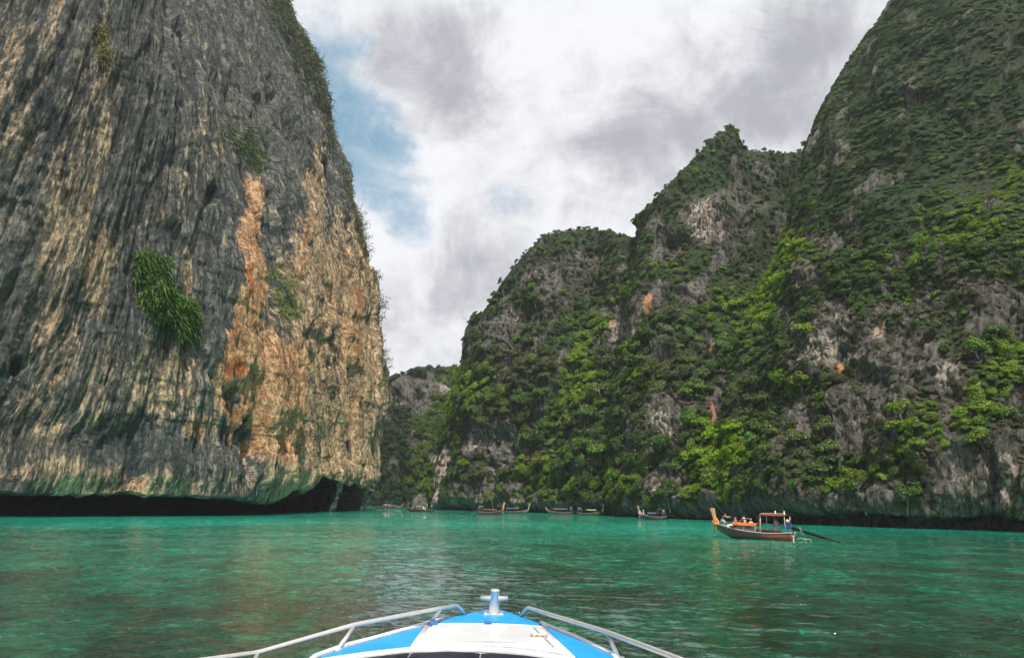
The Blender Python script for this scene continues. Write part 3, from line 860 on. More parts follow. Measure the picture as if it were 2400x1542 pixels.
def box(bm, c, d, rz=0.0, M=None):
    vs_ = []
    for sx, sy, sz in ((-1, -1, -1), (1, -1, -1), (1, 1, -1), (-1, 1, -1), (-1, -1, 1), (1, -1, 1), (1, 1, 1), (-1, 1, 1)):
        v = Vector((sx * d[0] / 2, sy * d[1] / 2, sz * d[2] / 2))
        v = Matrix.Rotation(rz, 3, 'Z') @ v
        if M is not None: v = M @ v
        vs_.append(bm.verts.new(v + Vector(c)))
    fs = [bm.faces.new([vs_[i] for i in f]) for f in ((0, 3, 2, 1), (4, 5, 6, 7), (0, 1, 5, 4), (1, 2, 6, 5), (2, 3, 7, 6), (3, 0, 4, 7))]
    return vs_, fs


def prism(bm, pts, z0, z1):
    """closed plan outline between two heights; z values may be lists"""
    n = len(pts)
    z0 = z0 if isinstance(z0, (list, tuple)) else [z0] * n
    z1 = z1 if isinstance(z1, (list, tuple)) else [z1] * n
    a = [bm.verts.new((p[0], p[1], z)) for p, z in zip(pts, z0)]
    b = [bm.verts.new((p[0], p[1], z)) for p, z in zip(pts, z1)]
    bm.faces.new(a[::-1]); bm.faces.new(b)
    for i in range(n):
        j = (i + 1) % n
        bm.faces.new((a[i], a[j], b[j], b[i]))


def bevel(bm, off, seg=2):
    bmesh.ops.bevel(bm, geom=bm.edges[:], offset=off, segments=seg, profile=0.6, affect='EDGES', clamp_overlap=True)


def round_path(pts, r=0.1, n=5):
    pts = [Vector(p) for p in pts]
    out = [pts[0]]
    for i in range(1, len(pts) - 1):
        a, b, c = pts[i - 1], pts[i], pts[i + 1]
        ra = min(r, (a - b).length * 0.45); rc = min(r, (c - b).length * 0.45)
        p = b + (a - b).normalized() * ra; q = b + (c - b).normalized() * rc
        for k in range(n + 1):
            t = k / n
            out.append(p.lerp(b, t).lerp(b.lerp(q, t), t))
    out.append(pts[-1])
    return out


# ------------------------------------------------------------------ foliage materials
def leaf_material(name, source):
    m, nt = new_mat(name)
    N = NT(nt)
    out = N.n('ShaderNodeOutputMaterial')
    if source == 'object':
        oi = N.n('ShaderNodeObjectInfo'); base = oi.outputs['Color']
    else:
        base = N.attr('tint', 'Color', 'INSTANCER')
    geo = N.n('ShaderNodeNewGeometry')
    rnd = geo.outputs['Random Per Island']
    nz = N.noise(geo.outputs['Position'], 0.35, 3, 0.6)
    val = N.math('ADD', N.math('MULTIPLY', rnd, 0.9), 0.55)
    hs = N.n('ShaderNodeHueSaturation')
    N.link(base, hs.inputs['Color'])
    N.link(N.math('ADD', N.math('MULTIPLY', nz, 0.08), 0.46), hs.inputs['Hue'])
    hs.inputs['Saturation'].default_value = 1.05
    N.link(val, hs.inputs['Value'])
    d = N.n('ShaderNodeBsdfPrincipled')
    N.link(hs.outputs[0], d.inputs['Base Color'])
    d.inputs['Roughness'].default_value = 0.55
    d.inputs['Specular IOR Level'].default_value = 0.3
    tr = N.n('ShaderNodeBsdfTranslucent')
    N.link(N.mix(1.0, hs.outputs[0], (1.25, 1.3, 0.6), 'MULTIPLY'), tr.inputs['Color'])
    mx = N.n('ShaderNodeMixShader'); mx.inputs[0].default_value = 0.28
    N.link(d.outputs[0], mx.inputs[1]); N.link(tr.outputs[0], mx.inputs[2])
    N.link(mx.outputs[0], out.inputs[0])
    return m


LEAF_OBJ = leaf_material("leaves", 'object')
LEAF_INST = leaf_material("undergrowth_leaves", 'instancer')
BARK = principled("bark", (0.11, 0.09, 0.07), 0.9, var=0.4, scale=3)
PALE_BARK = principled("pale_bark", (0.30, 0.27, 0.23), 0.85, var=0.3, scale=3)


def leaf_quads(pts, nrm, size, rng, narrow=0.6):
    """rhombic leaves centred on pts, facing nrm"""
    n = len(pts)
    nrm = nrm / np.maximum(np.linalg.norm(nrm, axis=1, keepdims=True), 1e-9)
    a = np.cross(nrm, rng.normal(size=(n, 3)))
    a /= np.maximum(np.linalg.norm(a, axis=1, keepdims=True), 1e-9)
    b = np.cross(nrm, a)
    s = size[:, None]
    droop = np.array([0, 0, -0.25]) * s
    v = np.stack([pts - a * s + droop * 0.6, pts - b * s * narrow, pts + a * s + droop, pts + b * s * narrow], 1)
    return v


def quads_to_mesh(name, v, mat):
    n = v.shape[0]
    me = bpy.data.meshes.new(name)
    me.vertices.add(n * 4)
    me.vertices.foreach_set('co', v.reshape(-1).astype(np.float32))
    me.loops.add(n * 4)
    me.loops.foreach_set('vertex_index', np.arange(n * 4, dtype=np.int32))
    me.polygons.add(n)
    me.polygons.foreach_set('loop_start', np.arange(0, n * 4, 4, dtype=np.int32))
    me.update(calc_edges=True)
    me.materials.append(mat)
    return me


def crown_mesh(seed, flat=0.75, clumps=17, per=38, leaf=0.105, zc=1.15):
    rng = np.random.default_rng(seed)
    P_, N_, S_ = [], [], []
    for c in range(clumps):
        d = rng.normal(size=3); d[2] = abs(d[2]) * 0.9 - 0.25
        d /= np.linalg.norm(d)
        cen = d * rng.uniform(0.35, 0.78) * np.array([1, 1, flat])
        rr = rng.uniform(0.26, 0.42)
        u = rng.normal(size=(per, 3)); u[:, 2] = np.abs(u[:, 2]) * 1.1 - 0.35
        u /= np.linalg.norm(u, axis=1, keepdims=True)
        P_.append(cen + u * rr * rng.uniform(0.65, 1.08, (per, 1)) * np.array([1, 1, 0.7]))
        N_.append(u * 0.8 + np.array([0, 0, 0.55]) + rng.normal(scale=0.35, size=(per, 3)))
        S_.append(rng.uniform(0.6, 1.25, per) * leaf)
    p = np.concatenate(P_) + np.array([0, 0, zc])
    return quads_to_mesh("crown", leaf_quads(p, np.concatenate(N_), np.concatenate(S_), rng), LEAF_OBJ)


def trunk_mesh(seed, mat, zc=1.15):
    rng = random.Random(seed)
    bm = bmesh.new()
    top = Vector((rng.uniform(-.12, .12), rng.uniform(-.12, .12), zc - 0.15))
    mid = Vector((rng.uniform(-.1, .1), rng.uniform(-.1, .1), zc * 0.45))
    tube(bm, [(0, 0, -0.5), mid, top], [0.06, 0.045, 0.03], 6)
    for k in range(5):
        a = rng.uniform(0, 6.28)
        e = top + Vector((math.cos(a) * .55, math.sin(a) * .55, rng.uniform(.05, .4)))
        tube(bm, [mid.lerp(top, rng.uniform(.4, 1)), top.lerp(e, .5) + Vector((0, 0, .06)), e], [0.034, 0.022, 0.010], 5)
    me = bpy.data.meshes.new("trunk")
    bm.to_mesh(me); bm.free()
    me.materials.append(mat)
    return me


CROWNS = [crown_mesh(100 + i, flat=[.75, .6, .9, .5][i % 4]) for i in range(6)]
FLATCROWN = crown_mesh(140, flat=0.3, clumps=20, per=34)
TRUNKS = [trunk_mesh(200 + i, PALE_BARK if i > 1 else BARK) for i in range(4)]


def twig_meshes(seed):
    """thin leaning shrub: bare forked twigs and a scatter of small leaves, grows along +Z and leans to +X"""
    rng = random.Random(seed); nr = np.random.default_rng(seed)
    bm = bmesh.new(); tips = []
    for k in range(9):
        a = rng.uniform(-1.3, 1.3); ln = rng.uniform(0.7, 1.25)
        d = Vector((rng.uniform(.35, 1.0), math.sin(a) * .6, rng.uniform(-0.1, 1.0))).normalized()
        p0 = Vector((-0.15, rng.uniform(-.25, .25), rng.uniform(-.4, .1)))
        p1 = p0 + d * ln * .5 + Vector((0, 0, .06)); p2 = p0 + d * ln + Vector((rng.uniform(-.08, .08), 0, rng.uniform(-.02, .22)))
        tube(bm, [p0, p1, p2], [0.026, 0.017, 0.007], 4)
        tips += [p1, p2, p1.lerp(p2, .5)]
        for q in range(3):
            s0 = p0.lerp(p2, rng.uniform(.35, .9))
            s1 = s0 + Vector((rng.uniform(-.05, .35), rng.uniform(-.2, .2), rng.uniform(-.15, .32)))
            tube(bm, [s0, s1], [0.012, 0.005], 3)
            tips.append(s1)
    tw = bpy.data.meshes.new("twigs"); bm.to_mesh(tw); bm.free(); tw.materials.append(BARK)
    t = np.array([list(v) for v in tips])
    cen = t[nr.integers(0, len(t), 210)] + nr.normal(scale=.085, size=(210, 3))
    low = nr.normal(size=(110, 3)) * np.array([.16, .32, .22]) + np.array([0.06, 0, -.1])
    cen = np.concatenate([cen, low])
    lf = quads_to_mesh("leaves", leaf_quads(cen, nr.normal(size=cen.shape) + np.array([.2, 0, .5]), nr.uniform(.035, .075, len(cen)), nr, .5), LEAF_OBJ)
    return tw, lf


TWIGS = [twig_meshes(300 + i) for i in range(4)]

C_DARK = np.array([0.016, 0.060, 0.018]); C_MID = np.array([0.050, 0.100, 0.019]); C_LIME = np.array([0.150, 0.250, 0.014]); C_DRY = np.array([0.085, 0.078, 0.036])


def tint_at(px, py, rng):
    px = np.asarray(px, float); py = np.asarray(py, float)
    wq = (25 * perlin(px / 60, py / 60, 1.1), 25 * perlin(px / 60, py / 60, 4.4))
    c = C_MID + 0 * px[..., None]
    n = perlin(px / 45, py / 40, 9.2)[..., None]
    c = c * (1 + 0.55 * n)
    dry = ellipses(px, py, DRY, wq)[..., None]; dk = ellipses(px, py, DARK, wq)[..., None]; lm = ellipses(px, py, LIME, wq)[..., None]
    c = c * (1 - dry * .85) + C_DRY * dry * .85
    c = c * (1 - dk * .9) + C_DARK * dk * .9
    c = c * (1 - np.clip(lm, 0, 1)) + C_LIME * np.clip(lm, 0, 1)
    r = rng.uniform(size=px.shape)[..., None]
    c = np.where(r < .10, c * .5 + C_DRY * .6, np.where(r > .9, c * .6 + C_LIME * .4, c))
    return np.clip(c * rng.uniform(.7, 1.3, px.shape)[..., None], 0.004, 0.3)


# ------------------------------------------------------------------ undergrowth (countless leaf clumps, geometry nodes)
def scatter_group(name, src, mat):
    ng = bpy.data.node_groups.new(name, 'GeometryNodeTree')
    ng.interface.new_socket("Geometry", in_out='INPUT', socket_type='NodeSocketGeometry')
    ng.interface.new_socket("Geometry", in_out='OUTPUT', socket_type='NodeSocketGeometry')
    N = ng.nodes
    gi, go = N.new('NodeGroupInput'), N.new('NodeGroupOutput')
    oi = N.new('GeometryNodeObjectInfo'); oi.transform_space = 'ORIGINAL'; oi.inputs['Object'].default_value = src
    sm = N.new('GeometryNodeSetMaterial'); sm.inputs['Material'].default_value = mat
    ip = N.new('GeometryNodeInstanceOnPoints')
    ra = N.new('GeometryNodeInputNamedAttribute'); ra.data_type = 'FLOAT_VECTOR'; ra.inputs['Name'].default_value = 'rot'
    sa = N.new('GeometryNodeInputNamedAttribute'); sa.data_type = 'FLOAT_VECTOR'; sa.inputs['Name'].default_value = 'scl'
    er = N.new('FunctionNodeEulerToRotation')
    L = ng.links.new
    L(gi.outputs[0], ip.inputs['Points']); L(oi.outputs['Geometry'], sm.inputs['Geometry']); L(sm.outputs[0], ip.inputs['Instance'])
    L(ra.outputs['Attribute'], er.inputs[0]); L(er.outputs[0], ip.inputs['Rotation']); L(sa.outputs['Attribute'], ip.inputs['Scale'])
    L(ip.outputs[0], go.inputs[0])
    return ng


def scatter(name, label, pts, zaxis, xaxis, scl, tint, src, cat="undergrowth"):
    n = len(pts)
    me = bpy.data.meshes.new(name)
    me.vertices.add(n)
    me.vertices.foreach_set('co', pts.reshape(-1).astype(np.float32))
    z = zaxis / np.linalg.norm(zaxis, axis=1, keepdims=True)
    x = xaxis - z * np.sum(xaxis * z, 1, keepdims=True); x /= np.maximum(np.linalg.norm(x, axis=1, keepdims=True), 1e-9)
    y = np.cross(z, x)
    M = np.stack([x, y, z], -1)
    # XYZ euler of the rotation matrices
    ey = -np.arcsin(np.clip(M[:, 2, 0], -1, 1)); ex = np.arctan2(M[:, 2, 1], M[:, 2, 2]); ez = np.arctan2(M[:, 1, 0], M[:, 0, 0])
    for k, v in (('rot', np.stack([ex, ey, ez], -1)), ('scl', scl)):
        a = me.attributes.new(k, 'FLOAT_VECTOR', 'POINT'); a.data.foreach_set('vector', v.reshape(-1).astype(np.float32))
    a = me.attributes.new('tint', 'FLOAT_COLOR', 'POINT')
    a.data.foreach_set('color', np.concatenate([tint, np.ones((n, 1))], 1).reshape(-1).astype(np.float32))
    me.update()
    o = link(bpy.data.objects.new(name, me))
    md = o.modifiers.new("clumps", 'NODES'); md.node_group = scatter_group(name, src, LEAF_INST)
    tag(o, label, cat, kind='stuff')
    return o


def sample(G, count, rng, weight=None):
    P, n, px, py, veg = G
    c = (P[:-1, :-1] + P[1:, 1:]) / 2
    ar = np.linalg.norm(np.cross(P[1:, 1:] - P[:-1, :-1], P[:-1, 1:] - P[1:, :-1]), axis=-1) / 2
    nn = n[:-1, :-1]
    face = np.sum((np.array([0, 0, CAMH]) - c) * nn, -1) / np.linalg.norm(c, axis=-1)
    w = ar * (veg[:-1, :-1] ** 1.5) * (face > -0.35) * (c[..., 2] > 1.5)
    x, y = px[:-1, :-1], py[:-1, :-1]
    w = w * (x > -100) * (x < 2620) * (y > -160) * (y < 1260)
    if weight is not None:
        w = w * weight(x, y, c)
    w = w.ravel() / w.sum()
    i = rng.choice(w.size, count, p=w)
    i0, i1 = np.unravel_index(i, c.shape[:2])
    f = rng.uniform(size=(count, 2, 1))
    pts = P[i0, i1] + (P[i0 + 1, i1] - P[i0, i1]) * f[:, 0] + (P[i0, i1 + 1] - P[i0, i1]) * f[:, 1]
    nr = nn[i0, i1]
    qx, qy = proj(pts)
    return pts, nr, qx, qy


UP = np.array([0, 0, 1.0])
rng = np.random.default_rng(21)


# ------------------------------------------------------------------ trees one can tell apart
def tone(c):
    r, g, b = c
    if r > 0.085 and g > 0.13: return "bright lime green"
    if g < 0.058 and r < g: return "dark green"
    if r > 0.8 * g: return "dry olive brown"
    return "mid green"


PLACES = [(1110, 1010, "on the middle ridge's left edge"), (1110, 1300, "by the tan pillar at the ridge foot"),
          (1290, 700, "on the middle ridge top"), (1290, 980, "half way up the middle ridge"), (1290, 1300, "above the ridge's waterline rock"),
          (1480, 760, "high in the gully beside the ridge"), (1480, 980, "in the bright middle of the gully"), (1480, 1300, "at the foot of the gully"),
          (1640, 640, "on the central peak's left shoulder"), (1640, 900, "beside the central peak's orange scar"), (1640, 1300, "around the central peak's pale slab"),
          (1830, 640, "on the central peak's right side"), (1830, 900, "on the ledge under the central peak"), (1830, 1080, "above the shore behind the near longtail"), (1830, 1300, "on the shore behind the near longtail"),
          (2050, 720, "on the near wall's bright left edge"), (2050, 960, "around the near wall's pale hollow"), (2050, 1300, "low on the near wall's left part"),
          (2230, 900, "under the near wall's dark slit"), (2230, 1300, "on the near wall's slanting green band"),
          (3000, 900, "at the near wall's upper right"), (3000, 1300, "at the near wall's lower right")]


def place_of(px, py):
    for x1, y1, s in PLACES:
        if px < x1 and py < y1:
            return s
    return PLACES[-1][2]


FIRST_CROWN = None


def add_tree(p, n, r, color, label, group, crown=None, cat="tree", name="tree", lean=0.35, trunk=True):
    global FIRST_CROWN
    root = empty(name, p.tolist(), 0, label, cat, group)
    d = (UP + lean * np.array([n[0], n[1], 0])); d /= np.linalg.norm(d)
    q = Vector((0, 0, 1)).rotation_difference(Vector(d.tolist())) @ Euler((0, 0, random.uniform(0, 6.28))).to_quaternion()
    root.rotation_euler = q.to_euler()
    root.scale = (r, r, r * random.uniform(.85, 1.1))
    k = random.randrange(len(CROWNS))
    t = link(bpy.data.objects.new("trunk", TRUNKS[k % 4]), root)
    c = link(bpy.data.objects.new("crown", crown or CROWNS[k]), root)
    c.color = (*[float(v) for v in color], 1)
    if FIRST_CROWN is None: FIRST_CROWN = c
    return root


def pick_spread(px, py, want, mind):
    keep = []
    for i in range(len(px)):
        if all((px[i] - px[j]) ** 2 + (py[i] - py[j]) ** 2 > mind ** 2 for j in keep):
            keep.append(i)
        if len(keep) >= want: break
    return keep


SPECIAL = [(1500, 885, 2.0, (0.19, 0.26, 0.012), "bright lime tree standing alone on the dark face of the central peak", 2),
           (1780, 775, 4.2, (0.10, 0.15, 0.03), "broad flat-topped tree spreading over the ledge left of the near wall", 2),
           (1888, 778, 2.4, (0.13, 0.19, 0.014), "yellow-green round tree at the left end of the pale rock hollow", 3),
           (1665, 1186, 1.5, (0.17, 0.24, 0.014), "lime leafy shrub hanging over the water behind the tall boat prow", 3),
           (1690, 1075, 3.6, (0.11, 0.20, 0.014), "big bright green tree above the orange-roofed longtail boat", 2),
           (1725, 1120, 2.8, (0.08, 0.15, 0.014), "bright green tree just right of and below the big bright one", 2),
           (1885, 905, 2.6, (0.11, 0.15, 0.03), "pale green fluffy tree under the pale rock hollow", 3),
           (1275, 1085, 3.4, (0.12, 0.13, 0.025), "yellowish tree rising from dark forest at the gully foot", 1),
           (2020, 1150, 2.6, (0.085, 0.125, 0.018), "drooping olive green shrub over the dark waterline cave", 3)]
for px0, py0, r, col, lab, gi in SPECIAL:
    G = GREEN[gi]
    vis = (np.sum((np.array([0, 0, CAMH]) - G[0]) * G[1], -1) > 0)
    d2 = (G[2] - px0) ** 2 + (G[3] - py0) ** 2 + 1e7 * (~vis)
    i = np.unravel_index(np.argmin(d2), d2.shape)
    add_tree(G[0][i] - UP * r * 0.8, G[1][i], r, col, lab, "single trees that stand out", crown=FLATCROWN if "flat-topped" in lab else None, name="tree" if "shrub" not in lab else "shrub", cat="tree" if "shrub" not in lab else "shrub")

NTREES = [14, 80, 85, 62]
TRADII = [(2.0, 3.2), (2.0, 3.7), (1.7, 3.1), (1.2, 2.4)]
for gi, G in enumerate(GREEN):
    wfun = (lambda x, y, c: (y > 560) * (x < 2440) * (1.0 + 1.5 * (y > 900))) if gi == 3 else (lambda x, y, c: (x > 890) * (y > 560) * (.35 + .65 * sstep(600, 900, y)))
    pts, nr, qx, qy = sample(G, 900, rng, wfun)
    ks = pick_spread(qx, qy, NTREES[gi], 26)
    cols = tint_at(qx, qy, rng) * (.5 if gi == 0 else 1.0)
    for i in ks:
        r = rng.uniform(*TRADII[gi]) * (.6 + .4 * sstep(600, 900, qy[i]))
        where = "on the distant hill" if gi == 0 else place_of(qx[i], qy[i])
        lo, hi = TRADII[gi]
        size = "small" if r < lo + (hi - lo) * .33 else "large" if r > lo + (hi - lo) * .67 else "medium"
        kf = random.randrange(6)
        form = ("rounded", "spreading", "tall", "flat-topped")[kf % 4]
        lab = f"{size} {form} {tone(cols[i])} tree {where}"
        add_tree(pts[i] + nr[i] * 0.3 - UP * 0.6 * r, nr[i], r, cols[i], lab, "trees " + where, crown=CROWNS[kf])

# trees standing on the skylines
SKY_NAMES = ["small tree on the skyline of the distant hill", "small dark tree on the skyline of the middle ridge", "small dark tree on the skyline of the central peak", "small dark tree on the rim of the near right wall"]
for gi, G in enumerate(GREEN):
    P, n, px, py, veg = G
    row = P.shape[1] - 1 - 10 + 1
    cand = []
    for u in range(0, P.shape[0]):
        best = None
        for rr in (row, row + 1, row - 2):
            if -20 < py[u, rr] and 890 < px[u, rr] < 2400:
                cand.append((px[u, rr], py[u, rr], u, rr))
    random.shuffle(cand)
    used = []
    for x, y, u, rr in cand:
        if all((x - a) ** 2 + (y - b) ** 2 > 12 ** 2 for a, b in used):
            used.append((x, y))
            r = (1.3, .85, .7, 0.6)[gi] * random.uniform(.6, 1.5)
            part_ = ("", ("left slope", "rounded top", "right end")[int(x > 1230) + int(x > 1400)], ("left shoulder", "pinnacle", "right saddle")[int(x > 1640) + int(x > 1760)], "")[gi]
            nm_ = SKY_NAMES[gi] + (", " + part_ if part_ else "")
            nm_ = nm_.replace("small ", "tiny " if r < (1.1, .7, .55, .5)[gi] else "small " if r < (1.6, 1.0, .85, .75)[gi] else "taller ")
            add_tree(P[u, rr] - UP * r * .3, n[u, rr], r, C_DARK * random.uniform(.9, 1.7), nm_, SKY_NAMES[gi].replace("tree", "trees"), lean=0.15)
        if len(used) > (30, 46, 46, 30)[gi]: break
# the bushy tree in the saddle against the near wall
G = GREEN[2]
d2 = (G[2] - 1892) ** 2 + (G[3] - 352) ** 2; i = np.unravel_index(np.argmin(d2), d2.shape)
add_tree(G[0][i] - UP * 1.0, G[1][i], 2.6, (0.035, 0.05, 0.03), "loose round tree in the saddle against the near right wall", "single trees that stand out")

# undergrowth clumps
UNDER = [(3200, (1.0, 2.2), "dark forest growth covering the distant hill"), (7600, (0.7, 2.3), "mixed green growth covering the middle ridge"),
         (8000, (0.6, 2.1), "mixed green growth covering the central peak"), (6800, (0.35, 1.35), "shrubs growing on the lower near right wall")]
for gi, G in enumerate(GREEN):
    cnt, (r0, r1), lab = UNDER[gi]
    wfun = (lambda x, y, c: sstep(430, 640, y) * (1 + 1.2 * ellipses(x, y, LIME))) if gi == 3 else None
    pts, nr, qx, qy = sample(G, cnt, rng, wfun)
    r = r0 * (1.25 * r1 / r0) ** (rng.uniform(0, 1, cnt) ** 1.7)
    if gi in (1, 2): r = r * (.5 + .5 * sstep(560, 860, qy))
    z = nr * 0.75 + UP * 0.5 + rng.normal(scale=.35, size=nr.shape)
    scatter("undergrowth", lab, pts - z / np.linalg.norm(z, axis=1, keepdims=True) * (r * 0.75)[:, None], z, rng.normal(size=(cnt, 3)),
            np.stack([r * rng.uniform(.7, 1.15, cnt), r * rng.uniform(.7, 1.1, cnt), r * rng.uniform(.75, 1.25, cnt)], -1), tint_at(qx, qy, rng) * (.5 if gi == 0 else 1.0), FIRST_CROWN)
for gi, cnt, (r0, r1), lab in ((1, 2200, (.5, 1.2), "dry grey scrub clinging to the rock of the middle ridge"), (2, 2600, (.45, 1.1), "dry grey scrub clinging to the rock of the central peak"), (3, 4200, (.3, .85), "dry brown vines clinging to the bare rock of the near right wall")):
    G = GREEN[gi]
    pts, nr, qx, qy = sample((G[0], G[1], G[2], G[3], .25 + .75 * (1 - np.abs(2 * G[4] - 1))), cnt, rng, (lambda x, y, c: (y > 520) * (c[..., 2] > 4) * (.3 + sstep(-.1, .3, perlin(x / 40, y / 55, 7.7)))) )
    r = rng.uniform(r0, r1, cnt)
    z = nr * .8 + UP * .35
    tc_ = np.array([.075, .064, .046]) * rng.uniform(.5, 1.5, (cnt, 1)) + np.array([0, .02, 0]) * rng.uniform(0, 1, (cnt, 1))
    scatter("dry_scrub", lab, pts - z * (r * .6)[:, None], z, rng.normal(size=(cnt, 3)), np.stack([r, r, r * .6], -1), tc_, FIRST_CROWN, "scrub")
# creepers in slanting rows over the upper near wall
G = GREEN[3]
cnt = 17000
pts, nr, qx, qy = sample(G, cnt, rng, lambda x, y, c: (1 - sstep(560, 760, y)) * (0.25 + sstep(-0.15, 0.25, perlin((x * .42 + y * .9) / 17, (x * .9 - y * .42) / 120, 3.0))) )
side = np.cross(nr, UP); side /= np.linalg.norm(side, axis=1, keepdims=True)
upv = np.cross(side, nr)
sgn = np.where(side[:, :1] < 0, -1, 1); side = side * sgn
upv = np.where(upv[:, 2:] < 0, -upv, upv)
diag = side * 0.88 + upv * 0.47
r = rng.uniform(.35, .85, cnt)
z = nr * 0.8 + UP * 0.45
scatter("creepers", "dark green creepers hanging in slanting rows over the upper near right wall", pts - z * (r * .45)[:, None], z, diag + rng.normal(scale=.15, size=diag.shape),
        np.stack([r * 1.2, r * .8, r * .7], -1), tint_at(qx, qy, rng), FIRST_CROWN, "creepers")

# ------------------------------------------------------------------ plants on the left cliff
lpx, lpy = proj(PL_)


def hanging_bush(label, items, count, length, color, cat="bush", seed=0):
    r_ = np.random.default_rng(seed)
    face = np.sum((np.array([0, 0, CAMH]) - PL_) * NL_, -1) > 0
    m = ellipses(lpx, lpy, items, (22 * fbm(lpx / 26, lpy / 26, seed, 3), 22 * fbm(lpx / 26, lpy / 26, seed + 5, 3))) * face
    w = (m ** 1.3).ravel(); w /= w.sum()
    i = r_.choice(w.size, count, p=w)
    base = PL_.reshape(-1, 3)[i] + r_.normal(scale=.25, size=(count, 3)); nn = NL_.reshape(-1, 3)[i]
    depth = m.ravel()[i][:, None]
    base = base + nn * r_.uniform(0.0, 1.1, (count, 1)) * depth
    d = nn * r_.uniform(.1, 1.1, (count, 1)) + np.array([.22, 0, -.75]) * r_.uniform(.4, 1.2, (count, 1)) + r_.normal(scale=.3, size=(count, 3))
    d /= np.linalg.norm(d, axis=1, keepdims=True)
    ln = r_.uniform(.35, 1.1, (count, 1)) * length * np.where(r_.uniform(size=(count, 1)) > .86, 1.9, 1.0)
    sd = np.cross(d, r_.normal(size=(count, 3))); sd /= np.linalg.norm(sd, axis=1, keepdims=True)
    wd = r_.uniform(.06, .13, (count, 1)) * length ** .5
    v = np.stack([base - d * .05, base + d * ln * .5 - sd * wd + UP * .05, base + d * ln - UP * .22 * ln, base + d * ln * .5 + sd * wd + UP * .05], 1)
    cen = base.mean(0)
    me = quads_to_mesh("hanging_bush", v - cen, LEAF_OBJ)
    o = link(bpy.data.objects.new("hanging_bush", me)); o.location = cen.tolist()
    o.color = (*color, 1)
    tag(o, label, cat, "bushes hanging on the left cliff")


hanging_bush("largest bright green bush hanging in the middle of the left cliff", [(350, 625, 46, 40), (370, 690, 50, 46), (410, 735, 50, 46, 30), (440, 775, 26, 30, 30, .8)], 4600, 1.2, (0.05, 0.115, 0.018), seed=1)
hanging_bush("yellow-green bush hanging beside the orange rock buttress", [(648, 660, 24, 34, 0, .9), (662, 705, 26, 34), (680, 735, 12, 22, 0, .7)], 1700, .95, (0.10, 0.14, 0.03), seed=2)
hanging_bush("dark green bush hanging high under the small hollow in the left cliff", [(570, 330, 44, 36, 20, .8), (596, 372, 26, 36, 20), (545, 310, 30, 20, 0, .5)], 1900, 1.1, (0.045, 0.085, 0.025), seed=3)
hanging_bush("thin yellowish grass tuft high at the left of the cliff", [(236, 100, 12, 56, 0, .8), (248, 135, 14, 26)], 600, .9, (0.15, 0.15, 0.05), seed=4, cat="grass tuft")
hanging_bush("small green tuft low on the cliff right of the orange buttress", [(737, 1005, 17, 20)], 420, .8, (0.05, 0.085, 0.025), seed=5, cat="grass tuft")
hanging_bush("olive fringe of grass along the top right rim of the left cliff", [(690, 60, 26, 80, -12), (715, 150, 30, 60, -16), (745, 215, 20, 50, -12, .8), (660, 20, 40, 60, 0, .6)], 5200, 1.7, (0.05, 0.07, 0.028), seed=6, cat="grass")
hanging_bush("sparse olive grass along the right edge of the left cliff", [(772, 300, 14, 60, -8), (806, 420, 16, 70, -8), (838, 520, 16, 60, -10), (868, 620, 12, 60, -6, .8)], 2400, 1.3, (0.06, 0.072, 0.032), seed=7, cat="grass")

umax = np.argmax(np.where(lpy < 1120, lpx, -1e9), axis=0)
edge = [(lpy[umax[v], v], umax[v], v) for v in range(PL_.shape[1]) if -30 < lpy[umax[v], v] < 1090 and PL_[umax[v], v, 2] > 5]
edge.sort()
ys = [12, 45, 75, 100, 126, 150, 172, 196, 224, 258, 292, 318, 352, 392, 424, 452, 486, 505, 528, 552, 590, 612, 650, 690, 722, 752, 800, 838, 862]
EDGE_SIZE = {150: 2.6, 172: 2.6, 196: 2.2, 528: 3.4, 552: 3.0, 505: 2.6, 590: 2.4, 722: 3.2, 752: 2.8, 838: 2.6, 862: 2.2, 650: 1.8}
for k, yy in enumerate(ys):
    e = min(edge, key=lambda q: abs(q[0] - yy))
    p = PL_[e[1], e[2]]; nn = NL_[e[1], e[2]]
    r = EDGE_SIZE.get(yy, random.uniform(1.1, 1.9)) * 1.25
    lab = ("tufted shrub on the top right rim of the left cliff" if yy < 240 else "small wiry shrub on the upper right edge of the left cliff" if yy < 480 else
           "large loose shrub jutting from the middle right edge of the left cliff" if yy < 600 else "bare twiggy shrub on the lower right edge of the left cliff")
    root = empty("cliff_shrub", (p - np.array([0.6, 0, 0])).tolist(), random.uniform(-.9, .2), lab, "shrub", lab.replace("shrub ", "shrubs "))
    root.scale = (r, r, r)
    tw, lf = TWIGS[k % 4]
    link(bpy.data.objects.new("twigs", tw), root)
    l_ = link(bpy.data.objects.new("leaves", lf), root)
    l_.color = (0.035, 0.05, 0.025, 1) if yy > 400 else (0.055, 0.075, 0.03, 1)

# ------------------------------------------------------------------ paints and fabrics
M_ = {}
def mat(key, color, rough=0.5, **kw):
    if key not in M_:
        M_[key] = principled(key, color, rough, **kw)
    return M_[key]


